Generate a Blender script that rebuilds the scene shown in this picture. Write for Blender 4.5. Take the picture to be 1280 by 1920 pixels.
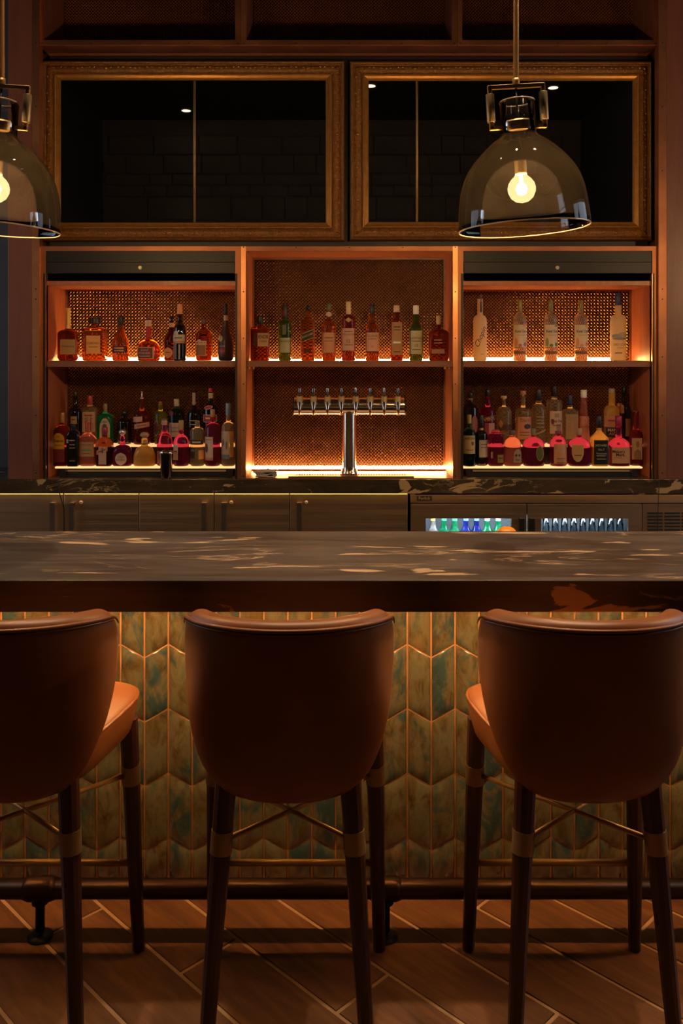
import bpy, bmesh, math, random
import numpy as np
from mathutils import Vector

rnd = random.Random(7)
for _o in list(bpy.data.objects):
    bpy.data.objects.remove(_o)
S = bpy.context.scene
COL = S.collection

# ------------------------------------------------------------------ camera
FPX, EYE, HOR = 1640.0, 1.68, 663.0
cam_d = bpy.data.cameras.new('camera')
cam = bpy.data.objects.new('camera', cam_d)
COL.objects.link(cam)
cam.location = (0, 0, EYE)
cam.rotation_euler = (math.pi / 2, 0, 0)
cam_d.sensor_fit = 'VERTICAL'
cam_d.sensor_height = 36.0
cam_d.lens = FPX / 1920 * 36.0
cam_d.shift_y = -(960 - HOR) / 1920
cam_d.clip_start = 0.05
S.camera = cam

# ------------------------------------------------------------------ world and exposure
W = bpy.data.worlds.new('dim_room')
S.world = W
W.use_nodes = True
W.node_tree.nodes['Background'].inputs[0].default_value = (0.55, 0.6, 0.7, 1)
W.node_tree.nodes['Background'].inputs[1].default_value = 0.002
S.view_settings.view_transform = 'Standard'
S.view_settings.look = 'None'
S.view_settings.exposure = 0.0
S.view_settings.gamma = 1.0
S.view_settings.use_curve_mapping = False
try:
    S.cycles.use_denoising = True
    S.cycles.max_bounces = 10
    S.cycles.transmission_bounces = 8
    S.cycles.transparent_max_bounces = 12
    S.cycles.sample_clamp_indirect = 4.0
    S.cycles.caustics_refractive = True
    S.cycles.caustics_reflective = False
except Exception:
    pass

LED = (1.0, 0.51, 0.165)          # colour of the warm shelf strips
LED_SHELF, LED_BAR, LED_TIER, BULB, DOWN, WIN = 60.0, 135.0, 1.5, 4300.0, 280.0, 1.7


def px(x, y, Y):
    """photo pixel -> point on the vertical plane at distance Y"""
    return (x - 640.0) * Y / FPX, EYE + (HOR - y) * Y / FPX


def pX(x, Y):
    return (x - 640.0) * Y / FPX


def pZ(y, Y):
    return EYE + (HOR - y) * Y / FPX


# ------------------------------------------------------------------ materials
MATS = {}


def _nodes(name):
    m = bpy.data.materials.new(name)
    m.use_nodes = True
    nt = m.node_tree
    b = nt.nodes['Principled BSDF']
    return m, nt, b


def _coords(nt, scale=(1, 1, 1), rand=0.0):
    tc = nt.nodes.new('ShaderNodeTexCoord')
    mp = nt.nodes.new('ShaderNodeMapping')
    mp.inputs['Scale'].default_value = scale
    nt.links.new(tc.outputs['Object'], mp.inputs['Vector'])
    if rand:
        oi = nt.nodes.new('ShaderNodeObjectInfo')
        mu = nt.nodes.new('ShaderNodeMath')
        mu.operation = 'MULTIPLY'
        mu.inputs[1].default_value = rand
        nt.links.new(oi.outputs['Random'], mu.inputs[0])
        cb = nt.nodes.new('ShaderNodeCombineXYZ')
        for i in range(3):
            nt.links.new(mu.outputs[0], cb.inputs[i])
        nt.links.new(cb.outputs[0], mp.inputs['Location'])
    return mp.outputs['Vector']


def _noise(nt, vec, scale, detail=4, rough=0.55, dist=0.0):
    n = nt.nodes.new('ShaderNodeTexNoise')
    n.inputs['Scale'].default_value = scale
    n.inputs['Detail'].default_value = detail
    n.inputs['Roughness'].default_value = rough
    n.inputs['Distortion'].default_value = dist
    nt.links.new(vec, n.inputs['Vector'])
    return n.outputs['Fac']


def _ramp(nt, fac, stops):
    r = nt.nodes.new('ShaderNodeValToRGB')
    el = r.color_ramp.elements
    while len(el) < len(stops):
        el.new(0.5)
    for e, (p, c) in zip(el, stops):
        e.position = p
        e.color = (c[0], c[1], c[2], 1) if not isinstance(c, (int, float)) else (c, c, c, 1)
    nt.links.new(fac, r.inputs['Fac'])
    return r.outputs['Color']


def _mix(nt, fac, a, b):
    m = nt.nodes.new('ShaderNodeMix')
    m.data_type = 'RGBA'
    for sock, v in ((m.inputs[0], fac), (m.inputs[6], a), (m.inputs[7], b)):
        if isinstance(v, (int, float)):
            sock.default_value = v
        elif isinstance(v, tuple):
            sock.default_value = (v[0], v[1], v[2], 1)
        else:
            nt.links.new(v, sock)
    return m.outputs[2]


def _bump(nt, b, h, strength, dist=0.002):
    bm = nt.nodes.new('ShaderNodeBump')
    bm.inputs['Strength'].default_value = strength
    bm.inputs['Distance'].default_value = dist
    nt.links.new(h, bm.inputs['Height'])
    nt.links.new(bm.outputs[0], b.inputs['Normal'])


def M(name, c1, c2=None, scale=8, rough=0.5, metal=0.0, bump=0.0, stretch=(1, 1, 1), rand=0.0, trans=0.0,
      ior=1.45, spec=None, coat=0.0, bd=0.002, rvar=0.0, sub=0.0, transl=0.0):
    """a noise-mottled principled material"""
    if name in MATS:
        return MATS[name]
    m, nt, b = _nodes(name)
    c2 = c2 or tuple(v * 0.8 for v in c1)
    vec = _coords(nt, stretch, rand)
    f = _noise(nt, vec, scale)
    nt.links.new(_ramp(nt, f, [(0.3, c1), (0.7, c2)]), b.inputs['Base Color'])
    b.inputs['Roughness'].default_value = rough
    b.inputs['Metallic'].default_value = metal
    b.inputs['IOR'].default_value = ior
    b.inputs['Transmission Weight'].default_value = trans
    b.inputs['Coat Weight'].default_value = coat
    if spec is not None:
        b.inputs['Specular IOR Level'].default_value = spec
    if rvar:
        nt.links.new(_ramp(nt, f, [(0.3, max(0, rough - rvar)), (0.7, min(1, rough + rvar))]), b.inputs['Roughness'])
    if bump:
        _bump(nt, b, _noise(nt, vec, scale * 4), bump, bd)
    if transl:
        t = nt.nodes.new('ShaderNodeBsdfTranslucent')
        t.inputs['Color'].default_value = (c1[0], c1[1], c1[2], 1)
        ms = nt.nodes.new('ShaderNodeMixShader')
        ms.inputs[0].default_value = transl
        out = nt.nodes['Material Output']
        nt.links.new(b.outputs[0], ms.inputs[1])
        nt.links.new(t.outputs[0], ms.inputs[2])
        nt.links.new(ms.outputs[0], out.inputs['Surface'])
    MATS[name] = m
    return m


def EM(name, col, strength):
    if name in MATS:
        return MATS[name]
    m, nt, b = _nodes(name)
    b.inputs['Base Color'].default_value = (0.8, 0.7, 0.5, 1)
    b.inputs['Emission Color'].default_value = (*col, 1)
    b.inputs['Emission Strength'].default_value = strength
    MATS[name] = m
    return m


def THIN(name, tint, haze=0.0, hcol=(1, 1, 1), rough=0.02, ior=1.45):
    """clear thin glass: transparent body with a Fresnel gloss and a trace of haze"""
    if name in MATS:
        return MATS[name]
    m, nt, b = _nodes(name)
    nt.nodes.remove(b)
    out = nt.nodes['Material Output']
    tr = nt.nodes.new('ShaderNodeBsdfTransparent')
    tr.inputs[0].default_value = (*tint, 1)
    base = tr.outputs[0]
    if haze:
        d = nt.nodes.new('ShaderNodeBsdfTranslucent')
        d.inputs[0].default_value = (*hcol, 1)
        n = _noise(nt, _coords(nt), 14, 6, 0.7)
        hz = _ramp(nt, n, [(0.3, haze * 0.5), (0.75, haze * 1.4)])
        ms = nt.nodes.new('ShaderNodeMixShader')
        nt.links.new(hz, ms.inputs[0])
        nt.links.new(base, ms.inputs[1])
        nt.links.new(d.outputs[0], ms.inputs[2])
        base = ms.outputs[0]
    g = nt.nodes.new('ShaderNodeBsdfGlossy')
    g.inputs['Roughness'].default_value = rough
    fr = nt.nodes.new('ShaderNodeFresnel')
    fr.inputs['IOR'].default_value = ior
    ms = nt.nodes.new('ShaderNodeMixShader')
    nt.links.new(fr.outputs[0], ms.inputs[0])
    nt.links.new(base, ms.inputs[1])
    nt.links.new(g.outputs[0], ms.inputs[2])
    nt.links.new(ms.outputs[0], out.inputs['Surface'])
    MATS[name] = m
    return m


def stone(name, base1, base2, vein, blotch, stretch=(1.1, 4.2, 4.2), rough=0.3):
    m, nt, b = _nodes(name)
    v = _coords(nt, stretch)
    big = _noise(nt, v, 1.3, 6, 0.6, 0.8)
    col = _ramp(nt, big, [(0.32, base1), (0.7, base2)])
    streak = _noise(nt, _coords(nt, (stretch[0] * 0.5, stretch[1] * 4, stretch[2] * 4)), 2.2, 6, 0.65, 0.4)
    col = _mix(nt, _ramp(nt, streak, [(0.52, 0.0), (0.75, 0.55)]), col, vein)
    # thin veins where a warped noise passes its mid value
    n1 = _noise(nt, _coords(nt, (stretch[0], stretch[1] * 1.2, stretch[2] * 1.2)), 1.15, 7, 0.58, 1.6)
    thin = _ramp(nt, n1, [(0.485, 0.0), (0.5, 0.8), (0.515, 0.0)])
    gate = _ramp(nt, _noise(nt, v, 0.9, 3), [(0.5, 0.0), (0.6, 1.0)])
    mu = nt.nodes.new('ShaderNodeMath')
    mu.operation = 'MULTIPLY'
    nt.links.new(thin, mu.inputs[0])
    nt.links.new(gate, mu.inputs[1])
    col = _mix(nt, mu.outputs[0], col, blotch)
    # tan lens-shaped inclusions
    n2 = _noise(nt, _coords(nt, (stretch[0] * 0.8, stretch[1], stretch[2])), 2.9, 5, 0.5, 0.9)
    bl = _ramp(nt, n2, [(0.63, 0.0), (0.648, 0.95)])
    col = _mix(nt, bl, col, blotch)
    nt.links.new(col, b.inputs['Base Color'])
    nt.links.new(_ramp(nt, streak, [(0.3, rough - 0.06), (0.7, rough + 0.08)]), b.inputs['Roughness'])
    _bump(nt, b, n2, 0.08, 0.003)
    MATS[name] = m
    return m


def wood(name, c1, c2, axis='z', scale=1.0, rough=0.42, rand=0.0, coat=0.0, gain=14):
    if name in MATS:
        return MATS[name]
    m, nt, b = _nodes(name)
    st = {'z': (gain, gain, 1), 'x': (1, gain, gain), 'y': (gain, 1, gain)}[axis]
    v = _coords(nt, tuple(s * scale for s in st), rand)
    g = _noise(nt, v, 2.2, 8, 0.65, 0.6)
    fine = _noise(nt, _coords(nt, tuple(s * scale * 4 for s in st), rand), 3, 4)
    col = _ramp(nt, g, [(0.28, c2), (0.5, tuple((a + d) / 2 for a, d in zip(c1, c2))), (0.72, c1)])
    col = _mix(nt, _ramp(nt, fine, [(0.45, 0.0), (0.8, 0.5)]), col, c2)
    nt.links.new(col, b.inputs['Base Color'])
    nt.links.new(_ramp(nt, g, [(0.3, rough + 0.1), (0.7, rough - 0.05)]), b.inputs['Roughness'])
    b.inputs['Coat Weight'].default_value = coat
    _bump(nt, b, fine, 0.12, 0.001)
    MATS[name] = m
    return m


def tile_mat():
    m, nt, b = _nodes('glazed_tile')
    v = _coords(nt, (1, 1, 0.55), 40.0)
    n1 = _noise(nt, v, 22, 6, 0.62, 0.7)
    olive = _ramp(nt, n1, [(0.27, (0.045, 0.028, 0.010)), (0.43, (0.105, 0.083, 0.036)), (0.56, (0.135, 0.130, 0.072)),
                           (0.75, (0.085, 0.100, 0.066))])
    n2 = _noise(nt, _coords(nt, (1, 1, 0.6), 77.0), 13, 5, 0.6, 1.2)
    oi = nt.nodes.new('ShaderNodeObjectInfo')
    th = nt.nodes.new('ShaderNodeMath')
    th.operation = 'MULTIPLY_ADD'
    nt.links.new(oi.outputs['Random'], th.inputs[0])
    th.inputs[1].default_value = 0.22
    nt.links.new(n2, th.inputs[2])
    teal_f = _ramp(nt, th.outputs[0], [(0.63, 0.0), (0.78, 0.85)])
    col = _mix(nt, teal_f, olive, (0.02, 0.065, 0.075))
    n3 = _noise(nt, _coords(nt, (1, 1, 0.5), 19.0), 16, 5, 0.6, 0.5)
    col = _mix(nt, _ramp(nt, n3, [(0.6, 0.0), (0.72, 0.6)]), col, (0.23, 0.12, 0.05))
    nt.links.new(col, b.inputs['Base Color'])
    b.inputs['Roughness'].default_value = 0.16
    b.inputs['Coat Weight'].default_value = 1.0
    b.inputs['Coat Roughness'].default_value = 0.06
    _bump(nt, b, _noise(nt, v, 26, 3, 0.5), 0.5, 0.004)
    MATS['glazed_tile'] = m
    return m


def sheet_steel(name, col, axis='x', rough=0.3):
    m, nt, b = _nodes(name)
    st = {'x': (0.6, 60, 60), 'z': (60, 60, 0.6)}[axis]
    n = _noise(nt, _coords(nt, st), 3, 4)
    nt.links.new(_ramp(nt, n, [(0.3, tuple(c * 0.85 for c in col)), (0.7, col)]), b.inputs['Base Color'])
    b.inputs['Metallic'].default_value = 1.0
    nt.links.new(_ramp(nt, n, [(0.3, rough), (0.7, rough + 0.1)]), b.inputs['Roughness'])
    _bump(nt, b, _noise(nt, _coords(nt, (1, 1, 1)), 2.2, 2), 0.25, 0.01)
    MATS[name] = m
    return m


leather = M('cognac_leather', (0.225, 0.078, 0.022), (0.175, 0.058, 0.016), 7, 0.42, 0, 0.12, coat=0.0, bd=0.0008)
leather_dark = M('piping_leather', (0.17, 0.05, 0.015), (0.12, 0.035, 0.01), 9, 0.45)
legwood = wood('dark_walnut', (0.060, 0.020, 0.014), (0.030, 0.010, 0.008), 'z', 1, 0.36, 0, 0.2)
brass = M('aged_brass', (0.50, 0.31, 0.11), (0.40, 0.24, 0.085), 14, 0.42, 0.45, 0.04)
collar_brass = M('brushed_bronze', (0.36, 0.26, 0.13), (0.28, 0.20, 0.10), 20, 0.45, 0.7)
copper = M('copper_sheet', (0.80, 0.36, 0.17), (0.60, 0.25, 0.11), 5, 0.36, 1.0, 0.05, rvar=0.08)
copper_dull = M('dull_copper', (0.36, 0.15, 0.07), (0.24, 0.09, 0.045), 6, 0.45, 0.8, 0.05)
wire_mat = M('copper_wire', (0.74, 0.38, 0.16), (0.60, 0.28, 0.11), 30, 0.30, 1.0)
backing = M('dark_red_backing', (0.016, 0.004, 0.0025), (0.012, 0.003, 0.002), 5, 0.6)
niche_wood = wood('niche_veneer', (0.40, 0.13, 0.055), (0.30, 0.085, 0.035), 'z', 1, 0.4)
shelf_wood = wood('shelf_veneer', (0.24, 0.085, 0.04), (0.17, 0.055, 0.026), 'x', 1, 0.4)
pillar_wood = wood('pillar_veneer', (0.17, 0.060, 0.032), (0.115, 0.036, 0.019), 'z', 0.8, 0.4)
black = M('matt_black', (0.012, 0.011, 0.011), (0.008, 0.008, 0.008), 10, 0.5)
black_metal = M('black_steel', (0.008, 0.007, 0.007), (0.005, 0.005, 0.005), 10, 0.45, 0.1)
rail_metal = M('dark_bronze_pipe', (0.085, 0.045, 0.022), (0.05, 0.026, 0.013), 7, 0.36, 0.85)
chrome = M('chrome', (0.86, 0.74, 0.58), (0.80, 0.67, 0.52), 4, 0.16, 1.0)
steel = sheet_steel('stainless_sheet', (0.68, 0.49, 0.31), 'x', 0.32)
steel_plain = M('stainless_plain', (0.62, 0.54, 0.44), (0.52, 0.45, 0.36), 12, 0.3, 1.0)
gold_frame = M('antique_gold', (0.29, 0.13, 0.028), (0.16, 0.064, 0.015), 60, 0.42, 0.6, 0.9, bd=0.004)
gold_line = M('gold_moulding', (0.42, 0.20, 0.045), (0.32, 0.14, 0.032), 40, 0.36, 0.65, 0.15)
mirror_m = M('mirror_silver', (0.62, 0.62, 0.62), (0.60, 0.60, 0.60), 3, 0.01, 1.0)
bar_stone = stone('dark_marble_top', (0.025, 0.0215, 0.0195), (0.074, 0.064, 0.057), (0.12, 0.10, 0.082), (0.42, 0.29, 0.17),
                  rough=0.33)
back_stone = stone('dark_marble_back', (0.022, 0.016, 0.010), (0.065, 0.042, 0.022), (0.12, 0.08, 0.04),
                   (0.36, 0.24, 0.11), (2.2, 4, 4), rough=0.2)
grout_m = M('copper_grout', (0.52, 0.27, 0.11), (0.44, 0.22, 0.085), 30, 0.55, 0.15, 0.1)
floor_grout = M('floor_grout', (0.46, 0.29, 0.15), (0.38, 0.24, 0.12), 20, 0.8)
plank_m = wood('wood_look_plank', (0.23, 0.10, 0.036), (0.075, 0.028, 0.011), 'x', 1.0, 0.40, 60.0, gain=7)
tile_m = tile_mat()
cloth_m = M('linen_cloth', (0.42, 0.36, 0.26), (0.34, 0.29, 0.2), 40, 0.9, 0, 0.2)
wall_dark = M('dark_plaster', (0.045, 0.046, 0.05), (0.033, 0.034, 0.038), 3, 0.7, 0, 0.1)
wall_stone = M('grey_stone', (0.115, 0.105, 0.09), (0.085, 0.078, 0.066), 3, 0.85, 0, 0.5, bd=0.01)
ceil_m = M('black_ceiling', (0.016, 0.015, 0.015), (0.012, 0.012, 0.012), 3, 0.8)
rubber = M('black_rubber', (0.01, 0.01, 0.01), (0.014, 0.013, 0.012), 20, 0.55)
led_m = EM('warm_led', LED, LED_SHELF)
led_low = EM('warm_led_niche', LED, LED_SHELF * 1.5)
led_bar = EM('warm_led_under_bar', (1.0, 0.50, 0.18), LED_BAR)
shade_glass = THIN('pendant_glass', (0.985, 0.98, 0.97), 0.0026, (0.9, 0.72, 0.5), 0.015, 1.5)
door_glass = THIN('cooler_glass', (0.9, 0.93, 0.95), 0.0)

# ------------------------------------------------------------------ geometry helpers


def org(o):
    v = Vector((0, 0, 0))
    while o is not None:
        v += o.location
        o = o.parent
    return v


def link(o, parent=None):
    COL.objects.link(o)
    if parent is not None:
        o.parent = parent
    return o


def tag(o, label=None, cat=None, group=None, kind=None):
    for k, v in (('label', label), ('category', cat), ('group', group), ('kind', kind)):
        if v:
            o[k] = v
    return o


def thing(name, loc, label, cat, group=None, kind=None):
    o = bpy.data.objects.new(name, None)
    o.empty_display_size = 0.05
    o.location = loc
    COL.objects.link(o)
    return tag(o, label, cat, group, kind)


def obj(name, geo, mat, parent=None, smooth=False, loc=None):
    """geo = (verts, faces) in world space; with loc the mesh is moved so that its origin is there"""
    v, f = geo
    base = org(parent) if parent is not None else Vector((0, 0, 0))
    if loc is not None:
        base = Vector(loc)
    me = bpy.data.meshes.new(name)
    bx, by, bz = base
    me.from_pydata([(p[0] - bx, p[1] - by, p[2] - bz) for p in v], [], f)
    me.materials.append(mat)
    if smooth:
        me.polygons.foreach_set('use_smooth', [True] * len(me.polygons))
    me.update()
    o = bpy.data.objects.new(name, me)
    if loc is not None:
        o.location = base - (org(parent) if parent is not None else Vector((0, 0, 0)))
    return link(o, parent)


def inst(name, me, loc, parent=None):
    o = bpy.data.objects.new(name, me)
    o.location = Vector(loc) - (org(parent) if parent is not None else Vector((0, 0, 0)))
    return link(o, parent)


def join(*geos):
    V, F = [], []
    for v, f in geos:
        n = len(V)
        V += list(v)
        F += [tuple(i + n for i in q) for q in f]
    return V, F


def box(x0, x1, y0, y1, z0, z1):
    if x0 > x1: x0, x1 = x1, x0
    if y0 > y1: y0, y1 = y1, y0
    if z0 > z1: z0, z1 = z1, z0
    v = [(x0, y0, z0), (x1, y0, z0), (x1, y1, z0), (x0, y1, z0), (x0, y0, z1), (x1, y0, z1), (x1, y1, z1), (x0, y1, z1)]
    f = [(0, 3, 2, 1), (4, 5, 6, 7), (0, 1, 5, 4), (1, 2, 6, 5), (2, 3, 7, 6), (3, 0, 4, 7)]
    return v, f


def bevel(o, w=0.003, seg=2):
    m = o.modifiers.new('edge', 'BEVEL')
    m.width = w
    m.segments = seg
    m.limit_method = 'ANGLE'
    return o


def lathe(prof, n=24, c=(0, 0, 0), rx=1.0, ry=1.0, closed=True):
    """prof: [(r, z)] bottom to top"""
    V, F = [], []
    for r, z in prof:
        for i in range(n):
            a = 2 * math.pi * i / n
            V.append((c[0] + r * rx * math.cos(a), c[1] + r * ry * math.sin(a), c[2] + z))
    for k in range(len(prof) - 1):
        for i in range(n):
            j = (i + 1) % n
            F.append((k * n + i, k * n + j, (k + 1) * n + j, (k + 1) * n + i))
    if closed:
        F.append(tuple(range(n - 1, -1, -1)))
        F.append(tuple(range((len(prof) - 1) * n, len(prof) * n)))
    return V, F


def tube(path, r, n=10, caps=True):
    """tube along points; r number or list"""
    P = [Vector(p) for p in path]
    R = r if isinstance(r, (list, tuple)) else [r] * len(P)
    V, F = [], []
    t0 = (P[1] - P[0]).normalized()
    up = Vector((0, 0, 1)) if abs(t0.z) < 0.9 else Vector((0, 1, 0))
    nrm = t0.cross(up).normalized()
    for k, p in enumerate(P):
        a = P[max(0, k - 1)]
        b = P[min(len(P) - 1, k + 1)]
        t = (b - a).normalized()
        nrm = (nrm - t * nrm.dot(t)).normalized()
        bi = t.cross(nrm)
        for i in range(n):
            an = 2 * math.pi * i / n
            q = p + (nrm * math.cos(an) + bi * math.sin(an)) * R[k]
            V.append(tuple(q))
    for k in range(len(P) - 1):
        for i in range(n):
            j = (i + 1) % n
            F.append((k * n + i, (k + 1) * n + i, (k + 1) * n + j, k * n + j))
    if caps:
        F.append(tuple(range(n)))
        F.append(tuple(range(len(P) * n - 1, (len(P) - 1) * n - 1, -1)))
    return V, F


def ball(c, r, n=12, m=8, rz=None):
    rz = rz or r
    prof = [(r * math.sin(math.pi * k / m) + 1e-5, -rz * math.cos(math.pi * k / m)) for k in range(m + 1)]
    return lathe(prof, n, c)


def smooth_angle(o, deg=35):
    me = o.data
    me.polygons.foreach_set('use_smooth', [True] * len(me.polygons))
    try:
        me.set_sharp_from_angle(angle=math.radians(deg))
    except Exception:
        pass
    return o


_text_cache = {}


def text_geo(s, shear=0.0, bold=0.0, res=2):
    key = (s, shear, bold)
    if key in _text_cache:
        return _text_cache[key]
    c = bpy.data.curves.new('lettering', 'FONT')
    c.body = s
    c.size = 1.0
    c.align_x = 'CENTER'
    c.align_y = 'CENTER'
    c.resolution_u = res
    c.shear = shear
    c.offset = bold
    o = bpy.data.objects.new('lettering', c)
    me = bpy.data.meshes.new_from_object(o)
    v = [(p.co.x, p.co.y) for p in me.vertices]
    f = [tuple(q.vertices) for q in me.polygons]
    bpy.data.objects.remove(o)
    bpy.data.curves.remove(c)
    bpy.data.meshes.remove(me)
    xs = [p[0] for p in v] or [0]
    ys = [p[1] for p in v] or [0]
    cx, cy = (min(xs) + max(xs)) / 2, (min(ys) + max(ys)) / 2
    v = [(a - cx, b - cy) for a, b in v]
    r = (v, f, max(xs) - min(xs), max(ys) - min(ys))
    _text_cache[key] = r
    return r


def wire_weave(x0, x1, z0, z1, Y, p=0.0122, r=0.0019, amp=0.0024):
    """a plain weave of crimped wires laid at 45 degrees, clipped to the panel"""
    Wd, H = x1 - x0, z1 - z0
    V, F = [], []
    n0 = 0
    L = (Wd + H) / math.sqrt(2)
    s = 1 / math.sqrt(2)
    for fam in (0, 1):
        d = np.array((s, s)) if fam == 0 else np.array((-s, s))
        nn = np.array((-s, s)) if fam == 0 else np.array((s, s))
        imin, imax = (int(-Wd * s / p) - 1, int(H * s / p) + 1) if fam == 0 else (0, int(L / p) + 1)
        for i in range(imin, imax + 1):
            jmin, jmax = (0, int(L / p) + 1) if fam == 0 else (int(-Wd * s / p) - 1, int(H * s / p) + 1)
            j = np.arange(jmin, jmax + 1)
            t = np.stack((j - 0.3, j + 0.3), 1).ravel() * p
            sg = np.where((i + j) % 2 == 0, 1.0, -1.0) * (1 if fam == 0 else -1)
            h = np.repeat(sg, 2) * amp
            P = nn[None, :] * (i * p) + d[None, :] * t[:, None]
            ok = (P[:, 0] >= 0) & (P[:, 0] <= Wd) & (P[:, 1] >= 0) & (P[:, 1] <= H)
            if ok.sum() < 2:
                continue
            P, h = P[ok], h[ok]
            k = len(P)
            a = np.empty((k, 3, 3))
            for q, (off, ht) in enumerate(((-r, 0.0), (0.0, r * 1.3), (r, 0.0))):
                a[:, q, 0] = x0 + P[:, 0] + nn[0] * off
                a[:, q, 2] = z0 + P[:, 1] + nn[1] * off
                a[:, q, 1] = Y - h - ht
            V.append(a.reshape(-1, 3))
            b = n0 + np.arange(k - 1)[:, None] * 3
            F.append(np.concatenate((b + np.array([[0, 1, 4, 3]]), b + np.array([[1, 2, 5, 4]])), 0))
            n0 += k * 3
    return np.concatenate(V).tolist(), np.concatenate(F).tolist()

# ================================================================== the room
RX, RYB, RYF, RZ = 3.4, 4.82, -3.5, 5.0       # half width, back wall, wall behind the camera, ceiling


def struct(name, geo, mat, parent=None, **k):
    o = obj(name, geo, mat, parent, **k)
    return tag(o, kind='structure') if parent is None else o


floor = struct('floor', box(-RX, RX, RYF, RYB, -0.06, -0.003), floor_grout)
tag(floor, 'wood-look plank floor laid diagonally with pale grout lines', 'floor')
ceiling = struct('ceiling', box(-RX, RX, RYF, RYB, RZ, RZ + 0.05), ceil_m)
tag(ceiling, 'dark ceiling seen only as a black reflection in the mirrors', 'ceiling')
wb = struct('wall_back', box(-RX - .1, RX + .1, RYB, RYB + .1, -0.06, RZ), wall_dark)
tag(wb, 'dark wall behind the back bar shelving', 'wall')


def side_wall(name, sx, label, wn):
    """side wall with a tall daylight window opening"""
    y0, y1, z0, z1 = 2.2, 4.5, 0.95, 3.1
    xa, xb = sx * RX, sx * (RX + 0.15)
    w = struct(name, join(box(xa, xb, RYF, y0, -0.06, RZ), box(xa, xb, y1, RYB, -0.06, RZ), box(xa, xb, y0, y1, -0.06, z0),
                          box(xa, xb, y0, y1, z1, RZ)), wall_dark)
    tag(w, label, 'wall')
    f = struct(wn, join(box(xa, xb, y0, y0 + .05, z0, z1), box(xa, xb, y1 - .05, y1, z0, z1), box(xa, xb, y0, y1, z0, z0 + .05),
                        box(xa, xb, y0, y1, z1 - .05, z1)), black_metal)
    tag(f, 'black framed window in the ' + ('left' if sx < 0 else 'right') + ' side wall', 'window')
    sky = EM('daylight_sky', (0.55, 0.75, 1.0), WIN)
    for i in range(3):
        for j in range(3):
            ya, yb = y0 + .05 + i * 0.7333, y0 + .05 + (i + 1) * 0.7333
            za, zb = z0 + .05 + j * 0.6833, z0 + .05 + (j + 1) * 0.6833
            obj('pane', box(xb - sx * .03, xb - sx * .02, ya + .012, yb - .012, za + .012, zb - .012), sky, f)
    for i in (1, 2):
        y = y0 + .05 + i * .7333
        obj('glazing_bar', box(xb - sx * .05, xb - sx * .015, y - .012, y + .012, z0 + .05, z1 - .05), black_metal, f)
        z = z0 + .05 + i * .6833
        obj('glazing_bar', box(xb - sx * .05, xb - sx * .015, y0 + .05, y1 - .05, z - .012, z + .012), black_metal, f)


side_wall('wall_left', -1, 'dark side wall with a window at one end of the bar', 'window_1')
side_wall('wall_right', 1, 'dark side wall with a window at the other end of the bar', 'window_2')
wf = struct('wall_front', box(-RX, RX, RYF - .12, RYF, -0.06, RZ), wall_stone)
tag(wf, 'rough grey stone wall seen faintly in the mirrors', 'wall')
blk = []
for w_, h_ in ((0.42, 0.21), (0.62, 0.21), (0.30, 0.21), (0.52, 0.21)):
    g = box(-w_ / 2, w_ / 2, -0.03, 0.03, -h_ / 2, h_ / 2)
    t = obj('stone_block', g, wall_stone)
    blk.append((t.data, w_))
    bpy.data.objects.remove(t)
zz = 3.16
while zz < RZ - 0.32:
    xx = -RX + rnd.uniform(0, 0.2)
    hh = rnd.choice((0.14, 0.19, 0.25, 0.31))
    while True:
        me, w_ = blk[rnd.randrange(4)]
        if xx + w_ > RX:
            break
        inst('stone_block', me, (xx + w_ / 2, RYF + rnd.uniform(-0.012, 0.022), zz + hh / 2), wf).scale = (1, 1, hh / .21)
        xx += w_ + 0.02
    zz += hh + 0.022

# floor planks: 0.2 x 1.2 m, laid at 45 degrees in thirds
pw, pl = 0.2, 1.2
gj = 0.0045
pm_ = obj('plank', join(([(-pl / 2 + gj, -pw / 2 + gj, -0.008), (pl / 2 - gj, -pw / 2 + gj, -0.008), (pl / 2 - gj, pw / 2 - gj, -0.008),
                          (-pl / 2 + gj, pw / 2 - gj, -0.008),
                          (-pl / 2 + gj + .002, -pw / 2 + gj + .002, 0), (pl / 2 - gj - .002, -pw / 2 + gj + .002, 0),
                          (pl / 2 - gj - .002, pw / 2 - gj - .002, 0), (-pl / 2 + gj + .002, pw / 2 - gj - .002, 0)],
                         [(4, 5, 6, 7), (0, 1, 5, 4), (1, 2, 6, 5), (2, 3, 7, 6), (3, 0, 4, 7)])), plank_m)
pmesh = pm_.data
bpy.data.objects.remove(pm_)
R2 = math.sqrt(2)
for k in range(-24, 20):
    cc = 2.215 + (k + 0.5) * pw * R2                      # X + Y of the row's centre line
    for n in range(-6, 7):
        ss = 2.243 - pl * R2 / 3 * k + (n + 0.5) * pl * R2  # Y - X of the plank's centre
        X, Y = (cc - ss) / 2, (cc + ss) / 2
        if abs(X) < 2.9 and -1.6 < Y < 3.4:
            o = inst('plank', pmesh, (X, Y, 0.0), floor)
            o.rotation_euler = (0, 0, -math.pi / 4)

# ================================================================== the bar
BY0, BY1, BZ, BT = 2.373, 3.03, 1.065, 0.087
DY = 2.74
bar = thing('bar_counter', (0, DY, 0), 'bar front clad in glazed green and brown chevron tiles with copper grout', 'bar')
obj('die_wall', box(-1.83, 1.83, DY, 2.92, 0, BZ - BT), grout_m, bar)
cw, rh, rise, xk0 = 0.0748, 0.2017, 0.0426, -0.542
zpk = [-0.037 + rh * i for i in range(6)]


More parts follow.
